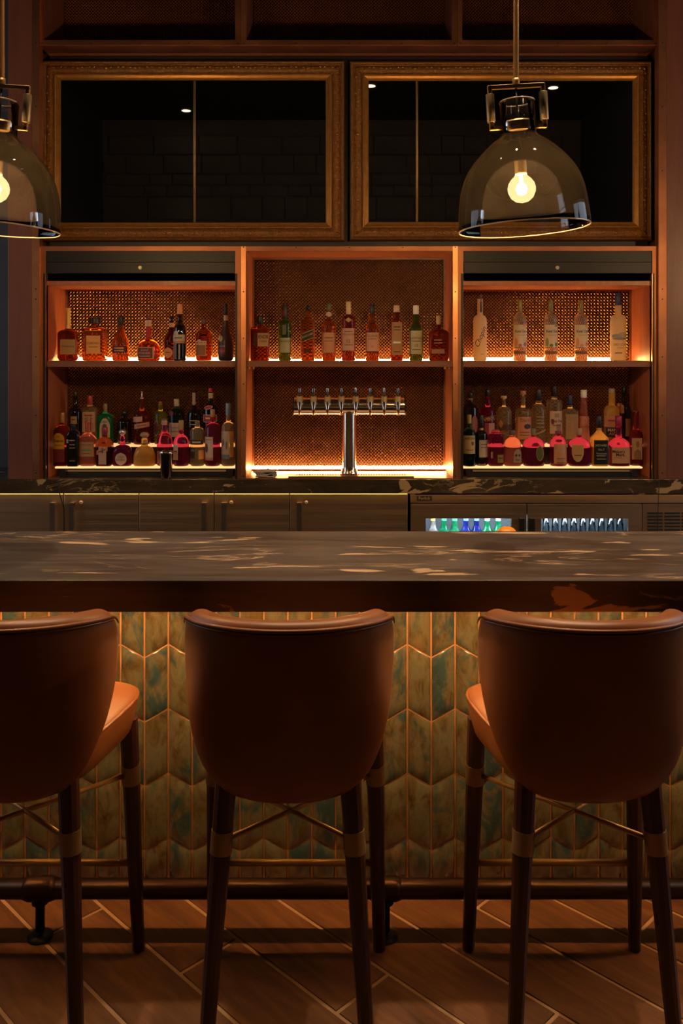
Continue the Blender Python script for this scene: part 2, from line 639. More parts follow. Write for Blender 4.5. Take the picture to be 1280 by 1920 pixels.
def tile_geo(sign, zclip=None):
    hw = cw / 2 - 0.0027
    ss = [-1, -0.86, 0, 0.86, 1]
    ts = [0, 0.045, 0.16, 0.84, 0.955, 1]
    es = [0, 0.72, 1, 0.72, 0]
    et = [0, 0.62, 1, 1, 0.62, 0]
    V, F = [], []
    g = 0.0022
    for j, t in enumerate(ts):
        for i, s in enumerate(ss):
            z = g + t * (rh - 2 * g) - sign * s * hw / cw * rise - rise / 2
            if zclip is not None:
                z = max(z, zclip)
            h = 0.0006 + 0.0095 * min(es[i], 1) * et[j]
            V.append((s * hw, -h, z))
    for j in range(5):
        for i in range(4):
            a = j * 5 + i
            F.append((a, a + 1, a + 6, a + 5))
    return V, F


tmesh = {}
for sg in (1, -1):
    for low in (0, 1):
        t = obj('tile', tile_geo(sg, 0.039 if low else None), tile_m, smooth=True)
        tmesh[(sg, low)] = t.data
        bpy.data.objects.remove(t)
for k in range(-17, 31):
    sg = 1 if k % 2 == 0 else -1
    for r_ in range(5):
        inst('tile', tmesh[(sg, 1 if r_ == 0 else 0)], (xk0 + (k + 0.5) * cw, DY, zpk[r_]), bar)
obj('led_strip', box(-1.8, 1.8, 2.468, 2.480, BZ - BT - 0.006, BZ - BT - 0.0005), led_bar, bar)

bt = obj('marble_countertop', box(-1.95, 1.95, BY0, BY1, BZ - BT, BZ), bar_stone, loc=(0, BY0, BZ - BT))
bevel(bt, 0.003)
tag(bt, 'thick dark veined marble bar top in front of the back bar', 'countertop')

# foot rail
fr = thing('foot_rail', (0, 2.518, 0), 'dark bronze foot rail pipe along the foot of the tiled bar', 'foot rail')
obj('pipe', tube([(-1.8, 2.518, .14), (1.8, 2.518, .14)], 0.0275, 20), rail_metal, fr, smooth=True)
for X in (-0.867, 0.126, 1.12):
    ft = obj('fitting', tube([(X - .045, 2.518, .14), (X - .03, 2.518, .14), (X + .03, 2.518, .14), (X + .045, 2.518, .14)],
                             [.029, .034, .034, .029], 20), rail_metal, fr, smooth=True)
    obj('post', lathe([(.024, .10), (.024, .118), (.0135, .118), (.0135, .012)][::-1], 16, (X, 2.518, 0)), black_metal, fr, smooth=True)
    obj('flange', lathe([(.036, .0), (.036, .006), (.026, .012), (.016, .02)], 24, (X, 2.518, 0)), black_metal, fr, smooth=True)

# ================================================================== bar stools
SY = 2.28


def lerp_tab(t, tab):
    for (a, va), (b, vb) in zip(tab, tab[1:]):
        if t <= b:
            u = (t - a) / (b - a)
            u = u * u * (3 - 2 * u) if False else u
            return va + (vb - va) * u
    return tab[-1][1]


WV = [(0, .150), (.06, .184), (.15, .208), (.3, .234), (.45, .249), (.65, .259), (.85, .263), (1, .259)]
DV = [(0, .045), (.15, .07), (.3, .10), (.5, .155), (.7, .195), (1, .215)]
CV = [(0, -.235), (.15, -.268), (.4, -.288), (.75, -.312), (1, -.326)]


def back_pt(u, v, t=0.0):
    """t = distance inward from the outer skin"""
    A = math.radians(82)
    w = lerp_tab(v, WV) - t
    d = lerp_tab(v, DV)
    y = lerp_tab(v, CV) + t + d * (1 - math.cos(u * A)) / (1 - math.cos(A)) - t * 0.5 * abs(u) ** 3
    x = w * math.sin(u * A) / math.sin(A)
    top = 1.071 - 0.022 * u * u - 0.05 * max(0, (abs(u) - 0.86) / 0.14) ** 2
    bot = 0.620 + 0.03 * abs(u) ** 3
    return (x, y, bot + (top - bot) * v)


def make_stool(loc, label):
    T = thing('bar_stool', loc, label, 'bar stool', 'cognac leather bar stools along the bar')
    ox, oy, oz = loc

    def w(p):
        return (p[0] + ox, p[1] + oy, p[2] + oz)
    # backrest shell
    NU = 26
    us = [-1 + 2 * i / NU for i in range(NU + 1)]
    vs = [0, .06, .15, .28, .42, .56, .7, .82, .91, .965]
    ring = [(v, 0.0, 0) for v in vs] + [(1.0, .008, 0), (1.012, .026, 0), (1.0, .045, 0)] + \
           [(v, 0.053, 1) for v in vs[::-1]]
    V, F = [], []
    for u in us:
        for v, t, _ in ring:
            V.append(w(back_pt(u, v, t)))
    n = len(ring)
    for i in range(NU):
        for k in range(n):
            j = (k + 1) % n
            F.append((i * n + k, (i + 1) * n + k, (i + 1) * n + j, i * n + j))
    F.append(tuple(range(n)))
    F.append(tuple(range((NU + 1) * n - 1, NU * n - 1, -1)))
    b = obj('backrest', (V, F), leather, T, smooth=True)
    sm = b.modifiers.new('soft', 'SUBSURF')
    sm.levels = sm.render_levels = 1
    # piping round the outer top edge
    path = [back_pt(u, .972, -0.0018) for u in [-.955 + 1.91 * i / 44 for i in range(45)]]
    obj('piping', tube([w(p) for p in path], [.001, .003, .0042] + [.0048] * 39 + [.0042, .003, .001], 8), leather, b, smooth=True)
    obj('seam', tube([w((p[0] * 1.002, p[1] - .001, p[2] - .008)) for p in path[2:-2]], 0.0028, 6), leather_dark, b, smooth=True)
    # seat
    N = 48
    def outline(s, z):
        r = []
        for i in range(N):
            a = 2 * math.pi * i / N
            cx, sy = math.cos(a), math.sin(a)
            e = 2 / 3.6
            yy = abs(sy) ** e * (1 if sy >= 0 else -1) * 0.232
            hw = 0.232 + 0.046 * yy / 0.232
            xx = abs(cx) ** e * (1 if cx >= 0 else -1) * hw
            r.append(w((xx * s, (yy * s) - 0.018, z)))
        return r
    lay = [(.02, .634), (.7, .634), (.86, .64), (.93, .656), (.97, .69), (.995, .725), (1.0, .742), (.985, .751), (.94, .756),
           (.8, .760), (.5, .763), (.02, .764)]
    V, F = [], []
    for s, z in lay:
        V += outline(s, z)
    for k in range(len(lay) - 1):
        for i in range(N):
            j = (i + 1) % N
            F.append((k * N + i, k * N + j, (k + 1) * N + j, (k + 1) * N + i))
    F.append(tuple(range(N - 1, -1, -1)))
    F.append(tuple(range((len(lay) - 1) * N, len(lay) * N)))
    st = obj('seat', (V, F), leather, T, smooth=True)
    pp = outline(1.0, .744)
    obj('piping', tube(pp + [pp[0]], 0.0042, 8, False), leather, st, smooth=True)
    # legs with bronze collars
    feet = {}
    for sx in (-1, 1):
        for fb in (-1, 1):
            if fb < 0:
                top, foot = (sx * .149, -.175, .66), (sx * .192, -.245, 0)
            else:
                top, foot = (sx * .218, .135, .675), (sx * .234, .187, 0)
            def at(z, top=top, foot=foot):
                q = z / top[2]
                return tuple(f + (t - f) * q for f, t in zip(foot, top))
            lg = obj('leg', tube([w(at(z)) for z in (0, .01, .25, .5, top[2])], [.0165, .0175, .0205, .0245, .026], 12), legwood, T)
            smooth_angle(lg, 28)
            obj('collar', tube([w(at(.49)), w(at(.542))], .0262, 20), collar_brass, lg, smooth=False)
            smooth_angle(lg.children[0])
            feet[(sx, fb)] = at
    for sx in (-1, 1):
        a, c = feet[(sx, -1)](.515), feet[(-sx, 1)](.515)
        a, c = Vector(a), Vector(c)
        d = (c - a).normalized() * .026
        off = Vector((0, 0, .0 if sx > 0 else .0))
        obj('cross_brace', tube([w(a + d + off), w(c - d + off)], .0065, 10), brass, T, smooth=True)
    a, c = Vector(feet[(-1, 1)](.256)), Vector(feet[(1, 1)](.256))
    obj('footrest', tube([w(a + Vector((.016, 0, 0))), w(c - Vector((.016, 0, 0)))], .0092, 12), brass, T, smooth=True)
    return T


def copy_tree(o, parent=None):
    c = o.copy()
    COL.objects.link(c)
    c.parent = parent
    for ch in list(o.children):
        copy_tree(ch, c)
    return c


stool = make_stool((-0.128, SY, 0), 'cognac leather bar stool in the middle of the three, seen squarely from behind')
s2 = copy_tree(stool)
s2.location = (-0.806, SY, 0)
s2['label'] = 'leftmost cognac leather bar stool, cut off by the picture edge, below the cropped pendant'
s3 = copy_tree(stool)
s3.location = (0.592, SY, 0)
s3['label'] = 'rightmost cognac leather bar stool, its seat corner showing left of its back'

# ================================================================== pendant lights
PY = 2.70


def make_pendant(X, tilt, label):
    rim = pZ(429, PY)
    T = thing('pendant_light', (X, PY, RZ), label, 'pendant light', 'glass dome pendants above the bar')
    piv = Vector((X, PY, pZ(162, PY)))
    ct, st = math.cos(tilt), math.sin(tilt)

    def tl(geo):
        return [(piv.x + (p[0] - piv.x) * ct + (p[2] - piv.z) * st, p[1], piv.z - (p[0] - piv.x) * st + (p[2] - piv.z) * ct)
                for p in geo[0]], geo[1]
    z0 = rim
    obj('canopy', lathe([(.06, RZ - .03), (.06, RZ)], 24, (X, PY, 0)), brass, T, smooth=False)
    obj('rod', lathe([(.0085, piv.z + .02), (.0085, RZ - .03)], 14, (X, PY, 0)), brass, T, smooth=True)
    obj('coupling', lathe([(.0115, piv.z + .006), (.0115, piv.z + .024)], 14, (X, PY, 0)), brass, T, smooth=True)
    # yoke
    zt, zb = piv.z, z0 + .314
    hx = .082
    b_ = .0065
    yk = join(box(X - hx - b_, X + hx + b_, PY - b_, PY + b_, zt - b_, zt + b_),
              box(X - hx - b_, X - hx + b_, PY - b_, PY + b_, zb - b_, zt), box(X + hx - b_, X + hx + b_, PY - b_, PY + b_, zb - b_, zt),
              box(X - hx - b_, X - .053, PY - b_, PY + b_, zb - b_, zb + b_), box(X + .053, X + hx + b_, PY - b_, PY + b_, zb - b_, zb + b_))
    y = bevel(obj('yoke', tl(yk), brass, T), .0015)
    for sx in (-1, 1):
        obj('sleeve', tl(lathe([(.012, zb + .018), (.0132, zb + .02), (.0132, zt - .022), (.012, zt - .02)], 18,
                               (X + sx * hx, PY, 0))), collar_brass, y, smooth=False)
        smooth_angle(y.children[-1])
    # glass shade: outer and inner wall
    prof = [(.201, 0), (.2005, .02), (.198, .05), (.194, .085), (.1885, .118), (.179, .150), (.164, .181), (.142, .211),
            (.115, .240), (.085, .266), (.064, .280), (.056, .288), (.054, .296), (.054, .392)]
    inner = [(r - .003, z) for r, z in prof]
    g = lathe([(r, z + z0) for r, z in prof + inner[::-1] + [prof[0]]], 64, (X, PY, 0), closed=False)
    obj('glass_shade', tl(g), shade_glass, T, smooth=True)
    # the polished lower lip and the neck lip, which catch the lamp
    for r, zz, nm in ((.1995, z0, 'rim'), (.0525, z0 + .392, 'neck_rim')):
        c = [(X + r * math.cos(2 * math.pi * i / 64), PY + r * math.sin(2 * math.pi * i / 64), zz) for i in range(65)]
        obj(nm, tl(tube(c, .0024, 6, False)), rim_m, T, smooth=True)
    # collar plate inside the neck, socket, bulb
    obj('neck_collar', tl(lathe([(.012, z0 + .296), (.046, z0 + .298), (.048, z0 + .31), (.048, z0 + .325), (.044, z0 + .33),
                                 (.012, z0 + .334)], 28, (X, PY, 0))), brass, T, smooth=False)
    smooth_angle(T.children[-1])
    obj('cord', tl(lathe([(.0035, z0 + .33), (.0035, zt - .004)], 8, (X, PY, 0))), rubber, T, smooth=True)
    obj('socket', tl(lathe([(.0175, z0 + .168), (.0185, z0 + .172), (.0185, z0 + .255), (.012, z0 + .262), (.012, z0 + .3)], 20,
                           (X, PY, 0))), brass, T, smooth=False)
    smooth_angle(T.children[-1])
    bz = z0 + .1215
    bp = [(.0005, -.043), (.02, -.038), (.034, -.0265), (.042, -.009), (.043, .004), (.0395, .0185), (.031, .031), (.0215, .0395),
          (.0165, .047)]
    bu = obj('bulb', tl(lathe([(r, z + bz) for r, z in bp], 28, (X, PY, 0))), bulb_glass, T, smooth=True)
    obj('filament', tl(lathe([(.002, bz - .018), (.013, bz - .014), (.017, bz), (.013, bz + .013), (.005, bz + .02), (.004, bz + .04)], 16,
                             (X, PY, 0))), bulb_em, bu, smooth=True)
    return T


rim_m = M('glass_lip', (.70, .55, .40), (.62, .48, .34), 9, .2, trans=.3, ior=1.3, transl=.4)
bulb_em = EM('bulb_filament', (1.0, 0.58, 0.24), BULB)


def bulb_env():
    m, nt, b = _nodes('bulb_envelope')
    nt.nodes.remove(b)
    out = nt.nodes['Material Output']
    tr = nt.nodes.new('ShaderNodeBsdfTransparent')
    e = nt.nodes.new('ShaderNodeEmission')
    e.inputs[0].default_value = (1, .62, .27, 1)
    e.inputs[1].default_value = 2.3
    ms = nt.nodes.new('ShaderNodeMixShader')
    n = _noise(nt, _coords(nt), 30, 3)
    nt.links.new(_ramp(nt, n, [(0.3, 0.40), (0.7, 0.5)]), ms.inputs[0])
    nt.links.new(tr.outputs[0], ms.inputs[1])
    nt.links.new(e.outputs[0], ms.inputs[2])
    nt.links.new(ms.outputs[0], out.inputs['Surface'])
    return m


bulb_glass = bulb_env()
make_pendant(pX(967, PY), math.radians(-3.2), 'clear glass dome pendant on a brass rod, fully in view in front of the mirror')
make_pendant(pX(3, PY), math.radians(3.6), 'clear glass dome pendant cut off by the left picture edge')
make_pendant(pX(967, PY) + 1.575, math.radians(0), 'glass dome pendant beyond the right picture edge, its rod reflected in the mirror')

# ceiling downlights: fixtures with real spot lamps
for i, (X, Y, pw_, lab) in enumerate(((-2.12, -3.0, 0.03, 'small round ceiling downlight reflected in the left mirror'),
                                      (0.36, -1.9, 0.05, 'small round ceiling downlight reflected at the corner of the right mirror'),
                                      (2.64, -1.97, 0.05, 'small round ceiling downlight reflected beside the pendant rod'),
                                      (-0.85, 2.78, 1, 'round ceiling downlight above the left part of the bar'),
                                      (0.25, 2.78, 1, 'round ceiling downlight above the middle of the bar'),
                                      (1.3, 2.78, 1, 'round ceiling downlight above the right part of the bar'))):
    T = thing('ceiling_downlight', (X, Y, RZ), lab, 'downlight', 'ceiling downlights')
    obj('trim_ring', lathe([(.06, RZ - .006), (.075, RZ - .004), (.075, RZ - .0005)], 24, (X, Y, 0), closed=False), steel_plain, T, smooth=True)
    obj('lens', lathe([(.001, RZ - .004), (.06, RZ - .004)], 24, (X, Y, 0), closed=False), EM('downlight_lens', (1, .72, .4), 6.0), T)
    ld = bpy.data.lights.new('downlight_lamp', 'SPOT')
    ld.energy = DOWN * pw_
    ld.color = (1, .72, .46)
    ld.spot_size = math.radians(54)
    ld.spot_blend = 0.7
    ld.shadow_soft_size = 0.05
    lo = bpy.data.objects.new('downlight_lamp', ld)
    lo.location = (0, 0, -.03)
    link(lo, T)

# ================================================================== back bar
F = 4.35                        # front plane of the shelving
CT = 1.057                      # back counter top
NB = 4.665                      # plane of the woven wire backs
SHZ = 1.643                     # top of the upper shelves


def strip(name, x0, x1, y0, y1, Ya, Yb, mat, parent, Yp=F):
    """box whose front face covers the pixel rectangle on plane Yp"""
    a, za = px(x0, y1, Yp)
    b, zb = px(x1, y0, Yp)
    return obj(name, box(a, b, Ya, Yb, za, zb), mat, parent)


_screw = obj('screw', tube([(0, 0, 0), (0, -.0015, 0), (0, -.003, 0)], [.0034, .0034, .0022], 8), black)
screw_me = _screw.data
bpy.data.objects.remove(_screw)


def screws(pts, Y, parent):
    for x, y in pts:
        X, Z = px(x, y, Y)
        inst('screw', screw_me, (X, Y, Z), parent)


# back counter
bc = obj('back_counter', box(-2.1, 2.1, 4.33, 4.80, CT - .07, CT), back_stone, loc=(0, 4.33, CT - .07))
bevel(bc, .002)
tag(bc, 'dark veined marble counter running under the bottle niches', 'countertop')
lc = obj('under_counter_light', box(-2.05, 2.05, 4.346, 4.354, CT - .0715, CT - .0701), EM('counter_led', LED, 13.0), loc=(0, 4.34, CT - .078))
tag(lc, 'thin warm light strip fixed under the back counter edge', 'light strip')

# pillars
for nm, xa, xb, ga, gb, lab in (('wood_pillar', 15, 60.5, 60.5, 74, 'tall reddish brown wood pillar left of the bottle niches'),
                                ('wood_pillar', 1249, 1330, 1234, 1249, 'tall reddish brown wood pillar right of the bottle niches')):
    Yp = F - .02
    a, b = pX(xa, Yp), pX(xb, Yp)
    T = thing(nm, ((a + b) / 2, Yp, CT), lab, 'pillar', None, 'structure')
    bevel(obj('post', box(a, b, Yp, 4.80, CT + .0005, RZ - .001), pillar_wood, T), .002)
    g = obj('corner_guard', box(pX(ga, Yp), pX(gb, Yp), Yp - .002, Yp + .05, CT + .0005, RZ - .001), copper if xa < 600 else copper_dull, T)
    gx = (ga + gb) / 2
    screws([(gx, y) for y in (80, 200, 320, 542, 561, 669, 779, 887)], Yp - .002, g)

# ---- lower display niches
# frame px edges, inner px edges at the front, inner ceiling y, materials
niche_defs = [
    dict(lab='left back bar niche with roller shutter and wire mesh back', fx=(74.5, 452), ix=(87.5, 441.5), cy=535, sh=True),
    dict(lab='taller middle back bar niche glowing orange behind the beer tower', fx=(452, 858), ix=(461.5, 848), cy=471, sh=False),
    dict(lab='right back bar niche with roller shutter and wire mesh back', fx=(858, 1234), ix=(867.5, 1220.5), cy=535, sh=True)]
IN = []
for d in niche_defs:
    f0, f1 = (pX(v, F) for v in d['fx'])
    i0, i1 = (pX(v, F + .01) for v in d['ix'])
    zt = pZ(462, F)
    zc = pZ(d['cy'], F + .01)
    IN.append((i0, i1, zc))
    T = thing('bottle_niche', ((i0 + i1) / 2, F, CT), d['lab'], 'shelving', 'back bar niches')
    fm = copper_dull if d['sh'] else copper
    z0 = CT + .0005
    # front frame
    ws = .008
    obj('stile', box(f0 + .0003, i0, F - .004, F + .03, z0, zt), fm, T)
    obj('stile', box(i1, f1 - .0003, F - .004, F + .03, z0, zt), fm, T)
    obj('top_rail', box(i0, i1, F - .004, F + .03, pZ(470.5, F), zt), copper_dull, T)
    if not d['sh']:
        screws([(456.5, y) for y in (463.5, 547, 634, 720, 807, 893)], F - .004, T)
        screws([(853.3, y) for y in (463.5, 547, 634, 720, 807, 893)], F - .004, T)
        screws([(555, 464), (655, 464), (755, 464)], F - .004, T)
    # carcass
    obj('side_panel', box(i0 - .012, i0, F + .012, NB + .03, z0, zc), niche_wood, T)
    obj('side_panel', box(i1, i1 + .012, F + .012, NB + .03, z0, zc), niche_wood, T)
    obj('top_panel', box(i0, i1, F + .012, NB + .03, zc, zc + .022), niche_wood, T)
    bk = obj('back_panel', box(i0, i1, NB + .006, NB + .02, z0, zc), backing, T)
    e = .010
    obj('mesh_frame', join(box(i0, i0 + e, NB - .010, NB + .006, z0, zc), box(i1 - e, i1, NB - .010, NB + .006, z0, zc),
                           box(i0 + e, i1 - e, NB - .010, NB + .006, zc - e, zc)), shelf_wood, T)
    wm = obj('wire_mesh', wire_weave(i0 + e, i1 - e, z0, zc - e, NB), wire_mat, T)
    wm['kind'] = 'stuff'
    # upper shelf
    sh = obj('shelf', box(i0 + .0005, i1 - .0005, F + .014, NB - .011, SHZ - .029, SHZ), shelf_wood, T)
    lh = .0155 if d['sh'] else .007
    obj('led_strip', box(i0 + .04, i1 - .04, 4.634, 4.650, SHZ, SHZ + lh), led_m, sh)
    if d['sh']:
        # roller shutter housing, guide tracks
        R = thing('roller_shutter', ((i0 + i1) / 2, F, pZ(513, F)), ('left' if f0 < 0 else 'right') +
                  ' black roller shutter rolled up above the bottle niche', 'shutter', 'roller shutters')
        zb_ = pZ(513, F)
        zt_ = pZ(470.5, F) - .001
        obj('housing', box(i0 + .0005, i1 - .0005, F + .006, F + .011, zb_ + .02, zt_), black_metal, R)
        for q in range(3):
            zz = zb_ + .062 + q * .012
            obj('slat', box(i0 + .001, i1 - .001, F + .002, F + .006, zz, zz + .009), black_metal, R)
        bb = obj('bottom_bar', box(i0 + .001, i1 - .001, F - .002, F + .006, zb_, zb_ + .058), black_metal, R)
        bevel(bb, .003)
        lx, lz = px(263 if f0 < 0 else 1044, 502, F)
        obj('lock', tube([(lx, F - .002, lz), (lx, F - .007, lz), (lx, F - .010, lz)], [.010, .010, .008], 20), M('lock_nickel', (.55, .45, .30), None, 9, .3, .3), R, smooth=False)
        obj('guide_track', box(i0 - .012, i0 - .001, F - .006, F - .004, z0, zb_), black, R)
        obj('guide_track', box(i1 + .001, i1 + .010, F - .006, F - .004, z0, zb_), black, R)
        obj('track_edge', box(i0 - .0012, i0 + .0012, F - .006, F + .006, z0, zb_), copper, R) if f0 < 0 else \
            obj('track_edge', box(i1 - .0012, i1 + .0012, F - .006, F + .006, z0, zb_), copper, R)
    else:
        # copper floor plate and LED at the foot of the mesh
        obj('floor_plate', box(i0, i1, F + .004, NB - .02, z0, CT + .003), copper, T)
        obj('led_strip', box(i0 + .001, i1 - .001, 4.640, 4.652, CT + .012, CT + .026), led_low, T)
        obj('led_channel', box(i0 + .001, i1 - .001, 4.628, 4.654, CT + .003, CT + .0115), copper_dull, T)
        for q in (i0 + .015, i1 - .015, i0 + .035, i1 - .035):
            obj('shelf_bracket', box(q - .004, q + .004, F + .02, F + .06, SHZ - .041, SHZ - .0295), brass, T)

# ---- upper display boxes
for d0, d1, i0p, i1p, lab in ((73.5, 451.3, 82, 441, 'upper left copper-trimmed box with dark mesh back at the picture top'),
                              (451.7, 857.3, 462, 847, 'upper middle copper-trimmed box with dark mesh back at the picture top'),
                              (857.7, 1233, 866, 1225, 'upper right copper-trimmed box with dark mesh back at the picture top')):
    f0, f1, i0, i1 = (pX(v, F) for v in (d0, d1, i0p, i1p))
    zb0, zb1, zt = pZ(85, F), pZ(75.5, F), 4.1
    T = thing('upper_display_box', ((f0 + f1) / 2, F, zb0), lab, 'shelving', 'upper copper-trimmed boxes')
    br = obj('bottom_rail', box(f0, f1, F - .004, F, zb0, zb1), copper, T)
    obj('stile', box(f0, i0, F - .004, F, zb1, zt), copper, T)
    obj('stile', box(i1, f1, F - .004, F, zb1, zt), copper, T)
    obj('top_rail', box(i0, i1, F - .004, F, zt - .03, zt), copper, T)
    n_ = 5
    screws([(d0 + 5 + (d1 - d0 - 10) * q / (n_ - 1), 81) for q in range(n_)], F - .004, br)
    obj('bottom_panel', box(f0, f1, F, NB + .03, zb0 + .001, zb1), niche_wood, T)
    obj('copper_lip', box(f0, f1, F, F + .11, zb0 - .0015, zb0 + .0008), copper_dull, T)
    obj('side_panel', box(f0, i0, F, NB + .03, zb1, zt), pillar_wood, T)
    obj('side_panel', box(i1, f1, F, NB + .03, zb1, zt), pillar_wood, T)
    obj('top_panel', box(f0, f1, F, NB + .03, zt, zt + .02), pillar_wood, T)
    obj('back_panel', box(i0, i1, NB + .01, NB + .03, zb1, zt), backing, T)
    wm = obj('wire_mesh', wire_weave(i0, i1, zb1, zb1 + .62, NB), wire_mat, T)
    wm['kind'] = 'stuff'

# dark board behind the mirrors, closing the gap between the boxes
mb = obj('mirror_backboard', box(pX(74.5, F), pX(1234, F), 4.50, 4.56, pZ(462, F) + .001, pZ(85, F) - .003), black, loc=(0, 4.5, pZ(462, F)))
tag(mb, 'black board behind the two gilt mirrors', 'panel', None, 'structure')


# ---- gilt mirrors
def sweep_frame(x0, x1, z0, z1, prof, Y):
    """mitred frame; prof = [(inset, height toward the viewer)]"""
    V, Fc = [], []
    n = len(prof)
    for cx, cz, sx, sz in ((x0, z0, 1, 1), (x1, z0, -1, 1), (x1, z1, -1, -1), (x0, z1, 1, -1)):
        for d, h in prof:
            V.append((cx + sx * d, Y - h, cz + sz * d))
    for c in range(4):
        e = (c + 1) % 4
        for k in range(n - 1):
            Fc.append((c * n + k, e * n + k, e * n + k + 1, c * n + k + 1))
    return V, Fc


def octa(c, r, ry):
    x, y, z = c
    V = [(x - r, y, z), (x, y, z - r), (x + r, y, z), (x, y, z + r), (x - r * .7, y - ry * .5, z - r * .7), (x + r * .7, y - ry * .5, z - r * .7),
         (x + r * .7, y - ry * .5, z + r * .7), (x - r * .7, y - ry * .5, z + r * .7), (x, y - ry, z)]
    Fc = [(0, 1, 4), (1, 2, 5), (2, 3, 6), (3, 0, 7), (4, 1, 5), (5, 2, 6), (6, 3, 7), (7, 0, 4), (4, 5, 8), (5, 6, 8), (6, 7, 8), (7, 4, 8)]
    return V, Fc


MY = 4.47
for (xa, ya, xb, yb, lab) in ((75.5, 112, 645.5, 451, 'left gilt framed mirror with carved scroll border'),
                              (656, 113, 1224, 450, 'right gilt framed mirror with carved scroll border, behind the full pendant')):
    x0, z0 = px(xa, yb, MY - .03)
    x1, z1 = px(xb, ya, MY - .03)
    T = thing('gilt_mirror', ((x0 + x1) / 2, MY + .03, z0), lab, 'mirror', 'gilt mirrors above the niches')
    fw = .096
    fr_ = obj('frame', sweep_frame(x0, x1, z0, z1, [(0, -.03), (0, .012), (.004, .022), (.010, .026), (.016, .022), (.018, .014), (.022, .012),
                                                    (.034, .017), (.046, .018), (.058, .013), (.063, .010)], MY), gold_frame, T)
    obj('inner_moulding', sweep_frame(x0, x1, z0, z1, [(.063, .010), (.066, .020), (.071, .022), (.075, .017), (.086, .013), (.092, .012), (fw, .002)],
                                      MY), gold_line, T)
    # carved rosettes, scroll leaves and the bead row
    g, bd = [], []
    step = .1535
    def rail(ax, p0, p1, fixed):
        n = max(2, round((p1 - p0) / step))
        for q in range(n + 1):
            p = p0 + (p1 - p0) * q / n
            c = (p, MY - .016, fixed) if ax == 'x' else (fixed, MY - .016, p)
            g.append(octa(c, .0085, .010))
            for s_ in (-1, 1):
                for w_ in (0.3, 0.55, 0.8):
                    d = s_ * step * .5 * w_
                    o_ = .009 * math.sin(w_ * 9)
                    cc = (p + d, MY - .014, fixed + o_) if ax == 'x' else (fixed + o_, MY - .014, p + d)
                    if p0 - .01 < (p + d) < p1 + .01:
                        g.append(octa(cc, .0065, .006))
        m = int((p1 - p0) / .0085)
        for q in range(m):
            p = p0 + (p1 - p0) * (q + .5) / m
            f2 = fixed + (.026 if fixed < (z0 + z1) / 2 else -.026) if ax == 'x' else fixed + (.026 if fixed < (x0 + x1) / 2 else -.026)
            c = (p, MY - .016, f2) if ax == 'x' else (f2, MY - .016, p)
            bd.append(octa(c, .0028, .005))
    for fz in (z0 + .038, z1 - .038):
        rail('x', x0 + .038, x1 - .038, fz)
    for fx in (x0 + .038, x1 - .038):
        rail('z', z0 + .038, z1 - .038, fx)
    o = obj('carving', join(*g), gold_line, fr_, smooth=True)
    o['kind'] = 'stuff'
    o = obj('bead_row', join(*bd), gold_line, fr_, smooth=True)
    o['kind'] = 'stuff'
    obj('mirror_glass', box(x0 + fw - .004, x1 - fw + .004, MY + .001, MY + .006, z0 + fw - .004, z1 - fw + .004), mirror_m, T)

# ================================================================== stainless cabinets and cooler
SF = 4.375
cz0, cz1 = 0.08, CT - .0745


def door(name, xa, xb, T, hx=None, lock=None, y0=926, Yf=SF):
    a, b = pX(xa, Yf) + .0015, pX(xb, Yf) - .0015
    d = obj(name, box(a, b, Yf - .018, Yf, cz0 + .05, cz1), steel, T)
    bevel(d, .003)
    if hx:
        x0, x1 = pX(hx - 4.6, Yf - .05), pX(hx + 4.6, Yf - .05)
        zt = pZ(943, Yf - .05)
        h = obj('handle', join(box(x0, x1, Yf - .052, Yf - .040, zt - .42, zt), box(x0, x1, Yf - .045, Yf - .018, zt - .02, zt - .001),
                               box(x0, x1, Yf - .045, Yf - .018, zt - .42, zt - .40)), steel_plain, d)
    if lock:
        X, Z = px(lock, 942, Yf - .02)
        l = obj('lock', tube([(X, Yf - .018, Z), (X, Yf - .024, Z), (X, Yf - .027, Z)], [.009, .009, .0065], 16), MATS.get('lock_nickel') or chrome, d, smooth=False)
    return d


for (xa, xb, lab, doors) in ((-40, 262, 'stainless under-counter cabinet at the left end with two handles meeting',
                              ((-20, 121.5, 97.5, None), (121.5, 262, 134, 152))),
                             (262, 543, 'stainless under-counter cabinet below the left niche and upright',
                              ((262, 402.5, 382, None), (402.5, 543, 419.5, 433.5))),
                             (543, 764, 'wide single-door stainless cabinet below the beer tower', ((543, 764, 561, 574),))):
    a, b = pX(xa, SF), pX(xb, SF)
    T = thing('steel_cabinet', ((a + b) / 2, SF, 0), lab, 'cabinet', 'stainless cabinets under the back counter')
    obj('body', box(a + .001, b - .001, SF + .001, 4.79, 0.0, cz1), black_metal, T)
    for x0, x1, h, l in doors:
        door('door', x0, x1, T, h, l)

# glass-door cooler
ca, cb = pX(767.5, SF), pX(1310, SF)
T = thing('bottle_cooler', ((ca + cb) / 2, SF, 0), 'stainless glass-door cooler with lit bottles and glasses below the right niche', 'cooler')
cw_ = M('cooler_liner', (0.035, 0.04, 0.042), (0.028, 0.03, 0.034), 5, 0.5)
xe = pX(1201, SF)
obj('liner', join(box(ca + .002, ca + .03, SF + .002, 4.79, 0, cz1), box(xe - .01, xe + .02, SF + .002, 4.79, 0, cz1),
                  box(ca + .03, xe - .01, 4.74, 4.79, 0, cz1), box(ca + .03, xe - .01, SF + .002, 4.74, 0, .12),
                  box(ca + .03, xe - .01, SF + .002, 4.74, cz1 - .03, cz1),
                  box(ca + .03, xe - .01, SF + .002, SF + .02, .875, cz1)), cw_, T)
obj('lamp', box(ca + .06, xe - .06, SF + .022, SF + .05, cz1 - .06, cz1 - .031), EM('cooler_lamp', (0.75, 0.88, 1.0), 150.0), T)
